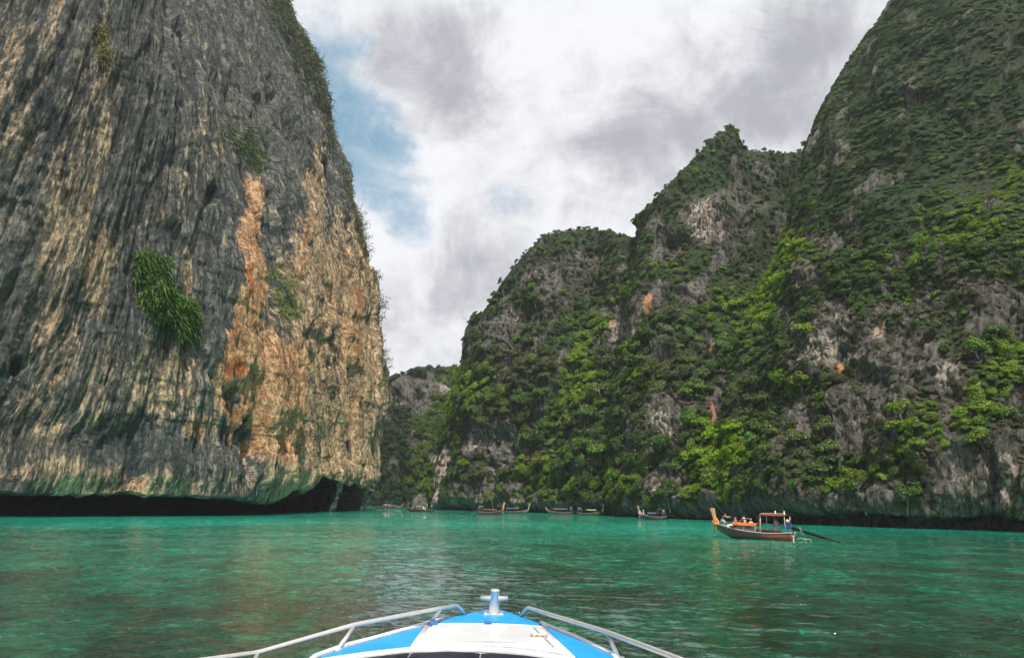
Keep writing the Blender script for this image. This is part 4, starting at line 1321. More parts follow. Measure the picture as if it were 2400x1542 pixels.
STEEL = mat("polished_steel", (0.66, 0.66, 0.65), 0.34, metal=0.75, var=0.06, scale=14)
GEL_WHITE = mat("white_gelcoat", (0.60, 0.61, 0.63), 0.32, var=0.13, scale=5, coat=0.3)
GEL_BLUE = mat("blue_gelcoat", (0.004, 0.235, 0.56), 0.45, spec=0.3, var=0.10, scale=2.5)
TAB_BLUE = mat("dark_blue_plastic", (0.008, 0.10, 0.33), 0.4, var=0.1)
NAVY = mat("navy_vinyl", (0.010, 0.013, 0.035), 0.38, var=0.3, scale=4, bump=0.01)
GAP = mat("dark_gap", (0.02, 0.02, 0.02), 0.9)
BRASS = mat("rusty_latch_metal", (0.42, 0.33, 0.22), 0.4, metal=0.7, var=0.5, scale=30)
SKIN = mat("skin", (0.42, 0.23, 0.15), 0.6, var=0.08)
SKIN_DARK = mat("tanned_skin", (0.22, 0.115, 0.075), 0.6, var=0.08)
HAIR = mat("dark_hair", (0.015, 0.011, 0.010), 0.6)


# ------------------------------------------------------------------ people
POSES = {
    # joints of a 1.7 m figure facing +Y, feet at z = 0
    'stand': dict(pelvis=(0, 0, .90), belly=(0, .01, 1.06), chest=(0, 0, 1.27), neck=(0, .01, 1.43), head=(0, .03, 1.53), top=(0, .03, 1.63),
                  shL=(-.17, 0, 1.38), elL=(-.25, .05, 1.12), wrL=(-.19, .26, 1.02), haL=(-.17, .34, 1.01),
                  shR=(.17, 0, 1.38), elR=(.24, -.03, 1.12), wrR=(.30, .14, .95), haR=(.31, .21, .92),
                  hipL=(-.095, 0, .87), knL=(-.13, .03, .48), anL=(-.14, -.02, .08), toL=(-.15, .12, .03),
                  hipR=(.095, 0, .87), knR=(.12, .05, .48), anR=(.15, .01, .08), toR=(.17, .15, .03)),
    'sit': dict(pelvis=(0, 0, .12), belly=(0, .0, .28), chest=(0, .02, .48), neck=(0, .04, .65), head=(0, .07, .75), top=(0, .07, .85),
                shL=(-.17, .02, .60), elL=(-.24, .06, .34), wrL=(-.16, .26, .26), haL=(-.13, .33, .25),
                shR=(.17, .02, .60), elR=(.24, .06, .34), wrR=(.16, .26, .26), haR=(.13, .33, .25),
                hipL=(-.10, .02, .12), knL=(-.15, .42, .20), anL=(-.13, .48, -.18), toL=(-.14, .60, -.22),
                hipR=(.10, .02, .12), knR=(.15, .42, .20), anR=(.13, .48, -.18), toR=(.14, .60, -.22)),
    'lean': dict(pelvis=(0, -.05, .62), belly=(0, .02, .76), chest=(0, .12, .94), neck=(0, .20, 1.08), head=(0, .26, 1.17), top=(0, .28, 1.27),
                 shL=(-.17, .15, 1.03), elL=(-.20, .42, .97), wrL=(-.14, .68, .98), haL=(-.12, .76, .99),
                 shR=(.17, .15, 1.03), elR=(.20, .40, .93), wrR=(.15, .66, .92), haR=(.13, .74, .92),
                 hipL=(-.10, -.04, .60), knL=(-.16, .30, .46), anL=(-.15, .10, .08), toL=(-.16, .24, .03),
                 hipR=(.10, -.04, .60), knR=(.14, .22, .40), anR=(.13, -.08, .08), toR=(.14, .06, .03)),
}
BODY_EDGES = [('pelvis', 'belly'), ('belly', 'chest'), ('chest', 'neck'), ('neck', 'head'), ('head', 'top'), ('chest', 'shL'), ('shL', 'elL'), ('elL', 'wrL'), ('wrL', 'haL'),
              ('chest', 'shR'), ('shR', 'elR'), ('elR', 'wrR'), ('wrR', 'haR'), ('pelvis', 'hipL'), ('hipL', 'knL'), ('knL', 'anL'), ('anL', 'toL'),
              ('pelvis', 'hipR'), ('hipR', 'knR'), ('knR', 'anR'), ('anR', 'toR')]
BODY_R = dict(pelvis=(.135, .10), belly=(.13, .095), chest=(.155, .105), neck=(.055, .055), head=(.082, .098), top=(.06, .07), sh=(.062, .06), el=(.043, .043), wr=(.030, .028), ha=(.036, .018),
              hip=(.085, .085), kn=(.058, .060), an=(.040, .042), to=(.038, .028))


def skin_mesh(name, J, edges, radii, material, levels=1):
    names = []
    for a, b in edges:
        for q in (a, b):
            if q not in names: names.append(q)
    me = bpy.data.meshes.new(name)
    me.from_pydata([J[q] for q in names], [(names.index(a), names.index(b)) for a, b in edges], [])
    o = bpy.data.objects.new(name, me); COL.objects.link(o)
    md = o.modifiers.new("skin", 'SKIN')
    if not me.skin_vertices:
        bpy.context.view_layer.objects.active = o
        bpy.ops.mesh.customdata_skin_add()
    for i, q in enumerate(names):
        key = q if q in radii else q[:-1]
        me.skin_vertices[0].data[i].radius = radii[key]
        me.skin_vertices[0].data[i].use_root = (i == 0)
    sb = o.modifiers.new("smooth", 'SUBSURF'); sb.levels = levels; sb.render_levels = levels
    dg = bpy.context.evaluated_depsgraph_get()
    res = bpy.data.meshes.new_from_object(o.evaluated_get(dg))
    bpy.data.objects.remove(o); bpy.data.meshes.remove(me)
    res.name = name
    res.materials.clear(); res.materials.append(material)
    res.polygons.foreach_set('use_smooth', np.ones(len(res.polygons), dtype=bool))
    return res


_PARTS = {}


def person_parts(pose, skin):
    key = (pose, skin.name)
    if key in _PARTS: return _PARTS[key]
    J = POSES[pose]
    body = skin_mesh("person", J, BODY_EDGES, BODY_R, skin)
    bm = bmesh.new(); bm.from_mesh(body)
    for s in 'LR':                                   # five fingers on each hand, a nose and ears on the head
        h, w = Vector(J['ha' + s]), Vector(J['wr' + s]); d = (h - w).normalized()
        side = d.cross(Vector((0, 0, 1)))
        side = side.normalized() if side.length > .1 else Vector((1, 0, 0))
        dn = side.cross(d).normalized()
        for k, (o_, ln) in enumerate(((-.027, .062), (-.009, .074), (.009, .070), (.026, .054))):
            b = h + side * o_ + d * .01
            tube(bm, [b, b + d * ln * .55, b + d * ln * .85 - dn * ln * .35], [.0085, .008, .0055], 5)
        sg = 1 if s == 'L' else -1
        b = w.lerp(h, .55) + side * .03 * sg
        tube(bm, [b, b + side * .035 * sg + d * .02, b + side * .04 * sg + d * .055], [.0105, .0095, .007], 5)
    hd = Vector(J['head'])
    tube(bm, [hd + Vector((0, .088, .03)), hd + Vector((0, .122, -.012)), hd + Vector((0, .095, -.022))], [.008, .014, .008], 5)
    for sx in (-1, 1):
        tube(bm, [hd + Vector((sx * .078, 0, .022)), hd + Vector((sx * .096, -.012, .005)), hd + Vector((sx * .078, 0, -.028))], [.010, .015, .010], 5)
    bm.to_mesh(body); bm.free()
    shirt_r = {k: (v[0] * 1.13 + .006, v[1] * 1.13 + .006) for k, v in BODY_R.items()}
    J2 = dict(J)
    for s in 'LR':
        J2['sl' + s] = tuple(Vector(J['sh' + s]).lerp(Vector(J['el' + s]), .6)); J2['cl' + s] = tuple(Vector(J['hip' + s]).lerp(Vector(J['kn' + s]), .85))
        J2['co' + s] = tuple(Vector(J['neck']).lerp(Vector(J['chest']), .35))
    shirt_r.update(sl=(.066, .066), cl=(.098, .098), coL=(.075, .07))
    shirt = skin_mesh("shirt", J2, [('pelvis', 'belly'), ('belly', 'chest'), ('chest', 'coL'), ('chest', 'shL'), ('shL', 'slL'), ('chest', 'shR'), ('shR', 'slR')], shirt_r, GEL_WHITE)
    sr = dict(shirt_r); sr['pelvis'] = (.152, .122); sr['hip'] = (.112, .112)
    shorts = skin_mesh("shorts", J2, [('pelvis', 'hipL'), ('hipL', 'clL'), ('pelvis', 'hipR'), ('hipR', 'clR')], sr, GEL_WHITE)
    bm = bmesh.new()
    bmesh.ops.create_uvsphere(bm, u_segments=12, v_segments=8, radius=1.0)
    for v in bm.verts:
        v.co = Vector((v.co.x * .094, v.co.y * .108, v.co.z * .088))
        if v.co.y > .03 and v.co.z < .035: v.co.y = .03
        if v.co.z < -.05: v.co.z = -.05
        v.co += hd + Vector((0, -.014, .052))
    hair = bpy.data.meshes.new("hair"); bm.to_mesh(hair); bm.free(); hair.materials.append(HAIR)
    hair.polygons.foreach_set('use_smooth', np.ones(len(hair.polygons), dtype=bool))
    bm = bmesh.new()
    prof = [(.20, .045), (.205, .04), (.105, .055), (.10, .11), (.075, .145), (.0, .15)]
    rings = [[bm.verts.new(hd + Vector((r * math.cos(2 * PI * k / 16), r * math.sin(2 * PI * k / 16), z + .0))) for k in range(16)] for r, z in prof[:-1]]
    tp = bm.verts.new(hd + Vector((0, 0, .15)))
    for a, b in zip(rings[:-1], rings[1:]):
        for k in range(16): bm.faces.new((a[k], a[(k + 1) % 16], b[(k + 1) % 16], b[k]))
    for k in range(16): bm.faces.new((rings[-1][k], rings[-1][(k + 1) % 16], tp))
    hat = bpy.data.meshes.new("sun_hat"); bm.to_mesh(hat); bm.free(); hat.materials.append(mat("straw", (0.62, 0.52, 0.36), 0.8, var=.15, scale=40))
    _PARTS[key] = (body, shirt, shorts, hair, hat)
    return _PARTS[key]


def colored(me, material):
    m2 = me.copy(); m2.materials.clear(); m2.materials.append(material)
    return m2


def person(loc, rz, pose, label, skin=SKIN, shirt=None, shorts=None, hat=False, scale=1.0, group=None):
    body, sh, so, hair, ht = person_parts(pose, skin)
    root = link(bpy.data.objects.new("person", body))
    root.location = loc; root.rotation_euler = (0, 0, rz); root.scale = (scale,) * 3
    tag(root, label, "person", group)
    if shirt: link(bpy.data.objects.new("shirt", colored(sh, shirt)), root)
    if shorts: link(bpy.data.objects.new("shorts", colored(so, shorts)), root)
    link(bpy.data.objects.new("hair", hair), root)
    if hat: link(bpy.data.objects.new("sun_hat", ht), root)
    return root


# ------------------------------------------------------------------ longtail boats
def hull_material(name, c_bow, c_mid, c_stern, L):
    m, nt = new_mat(name)
    N = NT(nt)
    out = N.n('ShaderNodeOutputMaterial'); b = N.n('ShaderNodeBsdfPrincipled'); N.link(b.outputs[0], out.inputs[0])
    tcn = N.n('ShaderNodeTexCoord'); sp = N.n('ShaderNodeSeparateXYZ'); N.link(tcn.outputs['Object'], sp.inputs[0])
    nz = N.noise(N.mapping(tcn.outputs['Object'], (1, 1, 5)), 2.0, 5, 0.65)
    t = N.math('ADD', N.math('DIVIDE', sp.outputs['X'], L), N.math('MULTIPLY', N.math('SUBTRACT', nz, .5), .12))
    c = N.mix(N.smooth(t, .22, .42), c_stern, c_mid); c = N.mix(N.smooth(t, .65, .9), c, c_bow)
    c = N.mix(N.smooth(nz, .35, .7, 0, .45), c, tuple(v * .35 for v in c_mid))
    wl = N.math('ADD', sp.outputs['Z'], N.math('MULTIPLY', nz, .15))
    c = N.mix(N.smooth(wl, .08, .2, .65, 0), c, (.02, .022, .018))
    N.link(c, b.inputs['Base Color']); b.inputs['Roughness'].default_value = .55
    # plank seams
    wv = N.math('PINGPONG', sp.outputs['Z'], .085)
    N.link(N.bump(N.smooth(wv, 0, .012), .6, .02), b.inputs['Normal'])
    return m


def hull_lines(L, beam, t):
    half = beam / 2 * (0.50 + 0.50 * sstep(0, .42, np.float64(t))) * (1 - 0.94 * sstep(.52, 1.0, np.float64(t)) ** 1.25)
    sheer = .50 + .55 * max(0, (t - .28) / .72) ** 2.1 + .16 * max(0, (.28 - t) / .28) ** 1.5
    keel = -.28 + .95 * max(0, (t - .62) / .38) ** 2.2 + .10 * max(0, .12 - t) / .12
    return half, sheer, min(keel, sheer - .12)


def longtail(name, label, group, stern, bow_dir, L, beam, hullmat, parts, trim=0.0, roll=0.0):
    root = empty(name, (stern[0], stern[1], 0), 0, label, "longtail boat", group)
    root.rotation_euler = Euler((roll, -trim, math.atan2(bow_dir[1], bow_dir[0])), 'XYZ')
    bm = bmesh.new()
    N_ = 30
    ro, ri = [], []
    for i in range(N_ + 1):
        t = i / N_
        h, s, k = hull_lines(L, beam, t)
        x = t * L + .18 * max(0, t - .9) * 10 * .3
        sec = [(-h, s), (-h * .95, s * .6 + k * .4), (-h * .72, s * .22 + k * .78), (-h * .3, k + .03), (0, k), (h * .3, k + .03), (h * .72, s * .22 + k * .78), (h * .95, s * .6 + k * .4), (h, s)]
        ro.append([bm.verts.new((x, y, z)) for y, z in sec])
        hi = max(h - .045, .012)
        f = max(k + .16, min(.12, s - .1))
        sec2 = [(-hi, s), (-hi * .94, s * .55 + f * .45), (-hi * .80, f + .02), (-hi * .3, f), (0, f), (hi * .3, f), (hi * .80, f + .02), (hi * .94, s * .55 + f * .45), (hi, s)]
        ri.append([bm.verts.new((x, y, z)) for y, z in sec2])
    for i in range(N_):
        for k in range(8):
            bm.faces.new((ro[i][k], ro[i + 1][k], ro[i + 1][k + 1], ro[i][k + 1]))
            bm.faces.new((ri[i][k], ri[i][k + 1], ri[i + 1][k + 1], ri[i + 1][k]))
        for k in (0, 8):
            bm.faces.new((ro[i][k], ri[i][k], ri[i + 1][k], ro[i + 1][k]))
    for R_ in (0, N_):
        for k in range(8):
            bm.faces.new((ro[R_][k], ro[R_][k + 1], ri[R_][k + 1], ri[R_][k]))
    mesh_obj("hull", bm, hullmat, root)
    # rubbing strake along each sheer
    for sg in (-1, 1):
        bm = bmesh.new()
        pts = []
        for i in range(25):
            t = i / 24; h, s, k = hull_lines(L, beam, t); pts.append((t * L + .054 * max(0, t - .9) * 10, sg * (h + .012), s + .012))
        tube(bm, pts, .04, 6)
        mesh_obj("gunwale", bm, parts.get('rail', mat("worn_strake", (.16, .13, .11), .6, var=.3)), root)
    # foredeck
    bm = bmesh.new()
    top, low = [], []
    for i in range(9):
        t = .76 + .225 * i / 8; h, s, k = hull_lines(L, beam, t)
        top.append((t * L, h - .05, s - .06))
    for a, b in zip(top[:-1], top[1:]):
        vs_ = [bm.verts.new(p) for p in ((a[0], -a[1], a[2]), (b[0], -b[1], b[2]), (b[0], b[1], b[2]), (a[0], a[1], a[2]))]
        bm.faces.new(vs_)
    bmesh.ops.remove_doubles(bm, verts=bm.verts[:], dist=1e-4)
    bmesh.ops.solidify(bm, geom=bm.faces[:], thickness=.03)
    mesh_obj("foredeck", bm, parts.get('deck', GEL_WHITE), root)
    # swept prow post
    h, s, k = hull_lines(L, beam, 1.0)
    PH = parts.get('prow', 1.25)
    bm = bmesh.new()
    line = [(L * .955, k + .1), (L * 1.0 + .02, s - .1), (L + .10, s + PH * .22), (L + .20, s + PH * .55), (L + .36, s + PH)]
    wid = [.05, .075, .085, .10, .135]; thk = [.10, .13, .12, .13, .19]
    rings = []
    for (x, z), w, tk in zip(line, wid, thk):
        rings.append([bm.verts.new(v) for v in ((x - tk, -w, z + .02), (x + tk, -w, z - .02), (x + tk, w, z - .02), (x - tk, w, z + .02))])
    for a, b in zip(rings[:-1], rings[1:]):
        for q in range(4): bm.faces.new((a[q], a[(q + 1) % 4], b[(q + 1) % 4], b[q]))
    bm.faces.new(rings[0][::-1]); bm.faces.new(rings[-1])
    bevel(bm, .012, 1)
    mesh_obj("prow_post", bm, parts.get('prowmat', mat("varnished_teak", (.50, .27, .14), .45, var=.2, scale=6)), root, smooth=False)
    # cloth wraps and ribbons on the prow
    if 'wrap' in parts:
        bm = bmesh.new()
        for q in range(4):
            c = Vector((L + .0 + .045 * q, 0, s - .02 + .11 * q)); rr = .25 - .022 * q
            loop = [c + Vector((math.cos(a) * rr * 1.0, math.sin(a) * rr * .75, .10 * math.sin(a * 2 + q) - .12 * math.cos(a))) for a in np.linspace(0, 2 * PI, 15)]
            tube(bm, loop, .055, 6, cap=False)
        mesh_obj("garland", bm, parts['wrap'], root)
        for q, rm in enumerate(parts['ribbons']):
            bm = bmesh.new()
            x0 = L + .20 - .16 * q; pts = [(x0 + .02, .10 * (q - 1), s + .02), (x0 + .05, .12 * (q - 1), s - .30), (x0 + .02, .12 * (q - 1), s - .62), (x0 + .06, .13 * (q - 1), s - .88 + .1 * q)]
            tube(bm, pts, [.06, .075, .085, .06], 6, flat=.35)
            mesh_obj("ribbon", bm, rm, root)
    # awning amidships
    def awning(nm, x0, x1, z, w, material, postmat, crown_=.08, post_from=None, nx=2):
        bm = bmesh.new()
        g = []
        for i in range(7):
            x = x0 + (x1 - x0) * i / 6
            g.append([bm.verts.new((x, -w + 2 * w * j / 6, z + crown_ * (1 - ((j - 3) / 3) ** 2) - .03 * math.sin(PI * i / 6) + .012 * math.sin(3.1 * i + 2 * j))) for j in range(7)])
        for i in range(6):
            for j in range(6): bm.faces.new((g[i][j], g[i + 1][j], g[i + 1][j + 1], g[i][j + 1]))
        for j, dy in ((0, -.10), (6, .10)):                      # hanging side flaps
            fl = [bm.verts.new(g[i][j].co + Vector((0, dy, -(.13 if nm == 'awning' else .05) - .02 * (i % 2)))) for i in range(7)]
            for i in range(6): bm.faces.new((g[i][j], fl[i], fl[i + 1], g[i + 1][j]))
        bmesh.ops.solidify(bm, geom=bm.faces[:], thickness=.025)
        a = mesh_obj(nm, bm, material, root)
        for i in range(nx):
            x = x0 + (x1 - x0) * (.04 + .92 * i / max(nx - 1, 1))
            for sg in (-1, 1):
                hh, ss_, kk = hull_lines(L, beam, x / L)
                bm = bmesh.new()
                tube(bm, [(x, sg * min(hh - .04, w + .05), ss_ - .05), (x, sg * (w - .03), z - .01)], .024, 6)
                mesh_obj("post", bm, postmat, root)
        return a
    if 'awning' in parts:
        x0, x1, z, w, material = parts['awning']
        awning("awning", x0 * L, x1 * L, z, w, material, parts.get('post', GEL_WHITE), nx=3)
    if 'canopy' in parts:
        x0, x1, z, w, material = parts['canopy']
        awning("stern_canopy", x0 * L, x1 * L, z, w, material, parts.get('post', GEL_WHITE), crown_=.05)
    # benches across
    for t in parts.get('benches', (.25, .42, .58)):
        h, s, k = hull_lines(L, beam, t)
        bm = bmesh.new(); box(bm, (t * L, 0, s - .17), (.26, 2 * h - .12, .035)); bevel(bm, .006, 1)
        mesh_obj("bench", bm, parts.get('bench', mat("worn_plank", (.30, .20, .13), .7, var=.3)), root, smooth=False)
    # engine on its pivot and the long propeller shaft
    if parts.get('engine', True):
        h, s, k = hull_lines(L, beam, .03)
        em = parts.get('enginemat', mat("blue_engine_paint", (.03, .06, .14), .4, var=.4, scale=9))
        e = empty("engine", (0, 0, 0)); e.parent = root
        zz_ = s + .42
        bm = bmesh.new()
        box(bm, (.40, 0, zz_ + .10), (.62, .36, .34)); box(bm, (.36, 0, zz_ + .36), (.40, .26, .20)); box(bm, (.72, .05, zz_ + .16), (.16, .30, .26)); bevel(bm, .03, 1)
        mesh_obj("engine_block", bm, em, e, smooth=False)
        bm = bmesh.new(); tube(bm, [(.22, .1, zz_ + .35), (.2, .12, zz_ + .6), (.12, .14, zz_ + .82)], .045, 8)
        mesh_obj("exhaust_pipe", bm, mat("soot_metal", (.06, .055, .05), .6, metal=.5), e)
        bm = bmesh.new(); tube(bm, [(.55, -.12, zz_ + .42), (.56, -.12, zz_ + .66)], .12, 10); tube(bm, [(.56, -.12, zz_ + .66), (.56, -.12, zz_ + .70)], .05, 8)
        mesh_obj("fuel_tank", bm, mat("pale_plastic_tank", (.62, .60, .52), .5, var=.15), e)
        bm = bmesh.new(); tube(bm, [(.03, 0, k + .3), (.03, 0, zz_ - .05)], .05, 8)
        mesh_obj("pivot_post", bm, mat("soot_metal", (.06, .055, .05)), e)
        SL = parts.get('shaft', 4.2)
        end = Vector((-SL, -.25, -.05)); st = Vector((.12, 0, zz_))
        bm = bmesh.new(); tube(bm, [st, st.lerp(end, .30), st.lerp(end, .31), st.lerp(end, .58), st.lerp(end, .60), end], [.13, .12, .11, .10, .05, .04], 8)
        mesh_obj("propeller_shaft", bm, mat("dark_green_shaft_paint", (.010, .014, .012), .8, var=.3, spec=.1), e)
        bm = bmesh.new(); tube(bm, [(.75, 0, zz_ + .1), (1.2, .05, zz_ + .2), (1.75, .08, zz_ + .12)], .022, 6)
        mesh_obj("tiller", bm, mat("soot_metal", (.06, .055, .05)), e)
    return root


def boat_at(px_s, py_s, px_b, ang_deg, L):
    """stern at a photo pixel on the water, heading (degrees from +X); the length that brings the bow to px_b when L is None"""
    S = on_z(px_s, py_s, 0.0)
    d = (math.cos(math.radians(ang_deg)), math.sin(math.radians(ang_deg)))
    if L is None:
        L = 1.0
        for k in range(400):
            p = np.array([S.x + d[0] * L, S.y + d[1] * L, .5])
            if (proj(p)[0] - px_b) * (px_b - px_s) > 0: break
            L += .05
    return S, d, L


SEA = "longtail boats on the lagoon"
RED = mat("red_cloth", (.50, .045, .04), .7, var=.2); PINK = mat("faded_pink_cloth", (.60, .36, .32), .7, var=.15); ORANGE_C = mat("orange_canvas", (.66, .18, .05), .65, var=.12, scale=5)
GREEN_C = mat("green_cloth", (.10, .28, .07), .7, var=.2); YELLOW_C = mat("yellow_cloth", (.75, .45, .06), .7, var=.15); BLUE_C = mat("blue_canvas", (.12, .17, .30), .65, var=.2); WHITE_C = mat("white_cloth", (.72, .71, .68), .7, var=.1)
GREY_C = mat("grey_cloth", (.34, .35, .34), .8, var=.15); BLACK_C = mat("black_cloth", (.025, .025, .03), .8, var=.3); SALMON = mat("salmon_cloth", (.48, .26, .23), .8, var=.12); RED_P = mat("red_paint", (.36, .02, .03), .5, var=.25, scale=3)

# --- the near longtail boat
S, d, L = boat_at(1861, 1267, 1679, 139, None)
hm = hull_material("weathered_hull_paint", (.075, .07, .045), (.085, .05, .032), (.19, .05, .022), L)
big = longtail("longtail_boat", "near longtail boat with orange awning, wrapped wooden prow and red stern", SEA, S, d, L, 1.75, hm,
               dict(rail=mat("pale_blue_grey_paint", (.36, .38, .44), .5, var=.2), deck=mat("cream_deck_paint", (.60, .52, .44), .6, var=.12), prow=1.35, wrap=mat("saffron_cloth", (.72, .27, .06), .7, var=.2),
                    ribbons=[RED, YELLOW_C, GREEN_C], awning=(.42, .74, 1.22, .74, ORANGE_C), canopy=(.06, .38, 2.10, .68, mat("red_tarp", (.34, .09, .045), .75, var=.25)), post=mat("cream_pole_paint", (.66, .60, .54), .4, var=.1),
                    shaft=4.4, benches=(.2, .33, .47, .6)), trim=math.radians(1.6))
ux, uy = Vector((d[0], d[1], 0)), Vector((-d[1], d[0], 0))     # forward, port


def on_boat(t, y, z, S=S, L=L, trim=1.6):
    return Vector((S.x, S.y, 0)) + ux * (t * L) + uy * y + Vector((0, 0, z + t * L * math.sin(math.radians(trim))))


hd_ = math.atan2(d[1], d[0]) - PI / 2
# cabin sides under the orange awning
bm = bmesh.new()
for sg in (-1, 1):
    box(bm, (.58 * L, sg * .60, .62), (.28 * L, .03, .30))
bevel(bm, .008, 1)
mesh_obj("side_board", bm, mat("pink_wash_panel", (.42, .26, .24), .6, var=.2), big, smooth=False)
bm = bmesh.new(); box(bm, (.30 * L, -.62, .56), (.26 * L, .04, .34)); bevel(bm, .01, 1)
mesh_obj("red_board", bm, RED_P, big, smooth=False)
for k, (t0, y0) in enumerate(((.55, -.45), (.62, -.5))):
    bm = bmesh.new(); tube(bm, round_path([(t0 * L, y0, .7), (t0 * L, y0, 1.62 - .14 * k), (t0 * L + .62, y0, 1.62 - .14 * k), (t0 * L + .62, y0, .7)], .12), .02, 6)
    mesh_obj("grab_hoop", bm, STEEL, big)
for k, t0 in enumerate((.10, .21)):
    bm = bmesh.new()
    tube(bm, [(t0 * L, .1, 2.14), (t0 * L, .1, 2.19), (t0 * L, .1, 2.24), (t0 * L, .1, 2.34), (t0 * L, .1, 2.44)], [.09, .10, .045, .06, .02], 8)
    mesh_obj("finial", bm, WHITE_C, big)
bm = bmesh.new(); tube(bm, round_path([(.07 * L, .55, 2.08), (.07 * L, .58, 2.22), (.36 * L, .58, 2.16), (.385 * L, .6, 1.9), (.385 * L, .64, .5)], .1), .03, 8)
mesh_obj("canopy_frame", bm, mat("pink_pole_paint", (.62, .36, .32), .4), big)
bm = bmesh.new()
for z_ in (.95, 1.2):
    tube(bm, [(.22 * L, -.60, z_), (.37 * L, -.60, z_)], .018, 6)
tube(bm, [(.25 * L, -.60, .6), (.27 * L, -.60, 1.95)], .018, 6)
mesh_obj("rear_rail", bm, STEEL, big)
bm = bmesh.new(); box(bm, (-.03, .18, .12), (.07, .09, .62)); box(bm, (-.03, .18, .40), (.08, .30, .07)); bevel(bm, .01, 1)
mesh_obj("stern_step", bm, WHITE_C, big, smooth=False)
# white line looped in the water behind the stern
bm = bmesh.new()
cen = on_boat(-.10, .12, .05)
for q in range(2):
    loop = [cen + ux * (-.42 * q + math.cos(a) * .34) + Vector((0, 0, math.sin(a) * .22 * (1 - .25 * q))) + uy * .12 * math.sin(2 * a) for a in np.linspace(-.1, PI + .1, 13)]
    tube(bm, loop, .018, 6)
tube(bm, [cen + Vector((0, 0, .38)), cen + ux * .1 + Vector((0, 0, 1.1))], .012, 5); tube(bm, [cen - ux * .3 + Vector((0, 0, .3)), cen + ux * .08 + Vector((0, 0, 1.1))], .012, 5)
o = mesh_obj("mooring_line", bm, mat("weathered_rope", (.42, .42, .38), .8)); tag(o, "white looped line trailing in the water behind the near longtail boat", "rope")
# luggage and people aboard
bm = bmesh.new(); box(bm, (0, 0, .17), (.62, .45, .34), .2); bevel(bm, .04, 2)
o = mesh_obj("storage_box", bm, WHITE_C); o.location = on_boat(.80, .05, .70); o.rotation_euler = (0, 0, hd_); tag(o, "white storage box on the foredeck of the near longtail boat", "box")
bm = bmesh.new(); box(bm, (0, 0, .13), (.4, .34, .26), -.2); bevel(bm, .07, 2)
o = mesh_obj("bag", bm, BLACK_C); o.location = on_boat(.765, .25, .70); o.rotation_euler = (0, 0, hd_); tag(o, "small black bag lying in front of the orange awning", "bag")
person(on_boat(.20, .05, .14), hd_ - 2.3 + 2.0, 'stand', "boatman in salmon shirt and grey shorts standing at the stern engine", SKIN_DARK, SALMON, GREY_C)
person(on_boat(.895, .08, .80), hd_ + PI + .5, 'lean', "man in dark shirt and pale trousers bending over at the bow", SKIN, mat("navy_print_cloth", (.06, .065, .085), .8, var=.5, scale=20), mat("stone_cloth", (.40, .39, .36), .8, var=.15), scale=.92)
person(on_boat(.615, -.12, 1.14 - .3), hd_ + .6, 'sit', "passenger in straw hat and peach shirt sitting by the orange awning", SKIN, mat("peach_cloth", (.70, .42, .32), .8), GREY_C, hat=True)
person(on_boat(.535, -.18, 1.02 - .3), hd_ - .3, 'sit', "passenger in peach shirt without hat behind the orange awning", SKIN, mat("peach_cloth", (.70, .42, .32), .8), GREY_C)
person(on_boat(.75, -.25, .85), hd_ + 2.4, 'sit', "passenger in black sitting between the bow and the orange awning", SKIN, BLACK_C, BLACK_C)

# --- boats farther off
def far_boat(label, ps, pb, ang, hullc, parts, people=(), L=None, beam=1.6):
    S, d, L = boat_at(ps[0], ps[1], pb, ang, L)
    hullc = tuple(tuple(v * .5 for v in c) for c in hullc)
    hm = hull_material("hull_paint", hullc[0], hullc[1], hullc[2], L)
    parts = dict(deck=mat("dull_deck", (.20, .18, .15), .7, var=.2), post=mat("dull_pole", (.22, .20, .18), .6), **parts)
    b = longtail("longtail_boat", label, SEA, S, d, L, beam, hm, parts)
    f = Vector((d[0], d[1], 0)); p = Vector((-d[1], d[0], 0))
    for t, y, z, pose, rz, lab, sh, so, hat in people:
        person(Vector((S.x, S.y, z)) + f * t * L + p * y, math.atan2(d[1], d[0]) - PI / 2 + rz, pose, lab, SKIN, sh, so, hat)
    return b


DK = ((.05, .045, .04), (.045, .04, .037), (.05, .04, .035))
far_boat("longtail boat with blue awning and prow pointing left, ahead of the central peak", (1562, 1218), 1500, 152, ((.15, .12, .09), (.055, .05, .047), (.05, .045, .04)),
         dict(awning=(.36, .68, 1.25, .62, BLUE_C), canopy=(.08, .30, 1.9, .55, mat("brown_tarp", (.22, .10, .06), .7)), prow=1.4, prowmat=mat("grey_teak", (.30, .20, .13), .6), wrap=PINK, ribbons=[RED, WHITE_C], rail=mat("grey_strake", (.2, .2, .2), .6), shaft=3.6),
         [(.86, .0, .82, 'sit', .4, "passenger in white on the bow of the blue-awned longtail boat", WHITE_C, GREY_C, True), (.15, .05, .14, 'stand', 0, "boatman in red shirt at the stern of the blue-awned longtail boat", RED, BLACK_C, False)])
far_boat("small longtail boat with yellow and green side cloth near the shore", (1352, 1207), 1374, 24, ((.35, .32, .08), (.06, .14, .08), (.04, .04, .04)),
         dict(awning=(.34, .70, 1.3, .6, mat("pale_green_tarp", (.42, .50, .30), .7)), prow=1.5, wrap=YELLOW_C, ribbons=[GREEN_C, RED], shaft=3.0),
         [(.16, .0, .14, 'stand', .3, "figure in black standing at the stern of the yellow and green boat", BLACK_C, BLACK_C, False)], L=7.0)
far_boat("pale pink and white boat moored against the dark shore rock", (1343, 1205), 1318, 165, ((.22, .17, .15), (.16, .11, .10), (.14, .06, .05)),
         dict(awning=(.2, .75, 1.35, .65, mat("dull_pink_tarp", (.30, .19, .17), .7)), prow=.5, shaft=2.4), L=6.6)
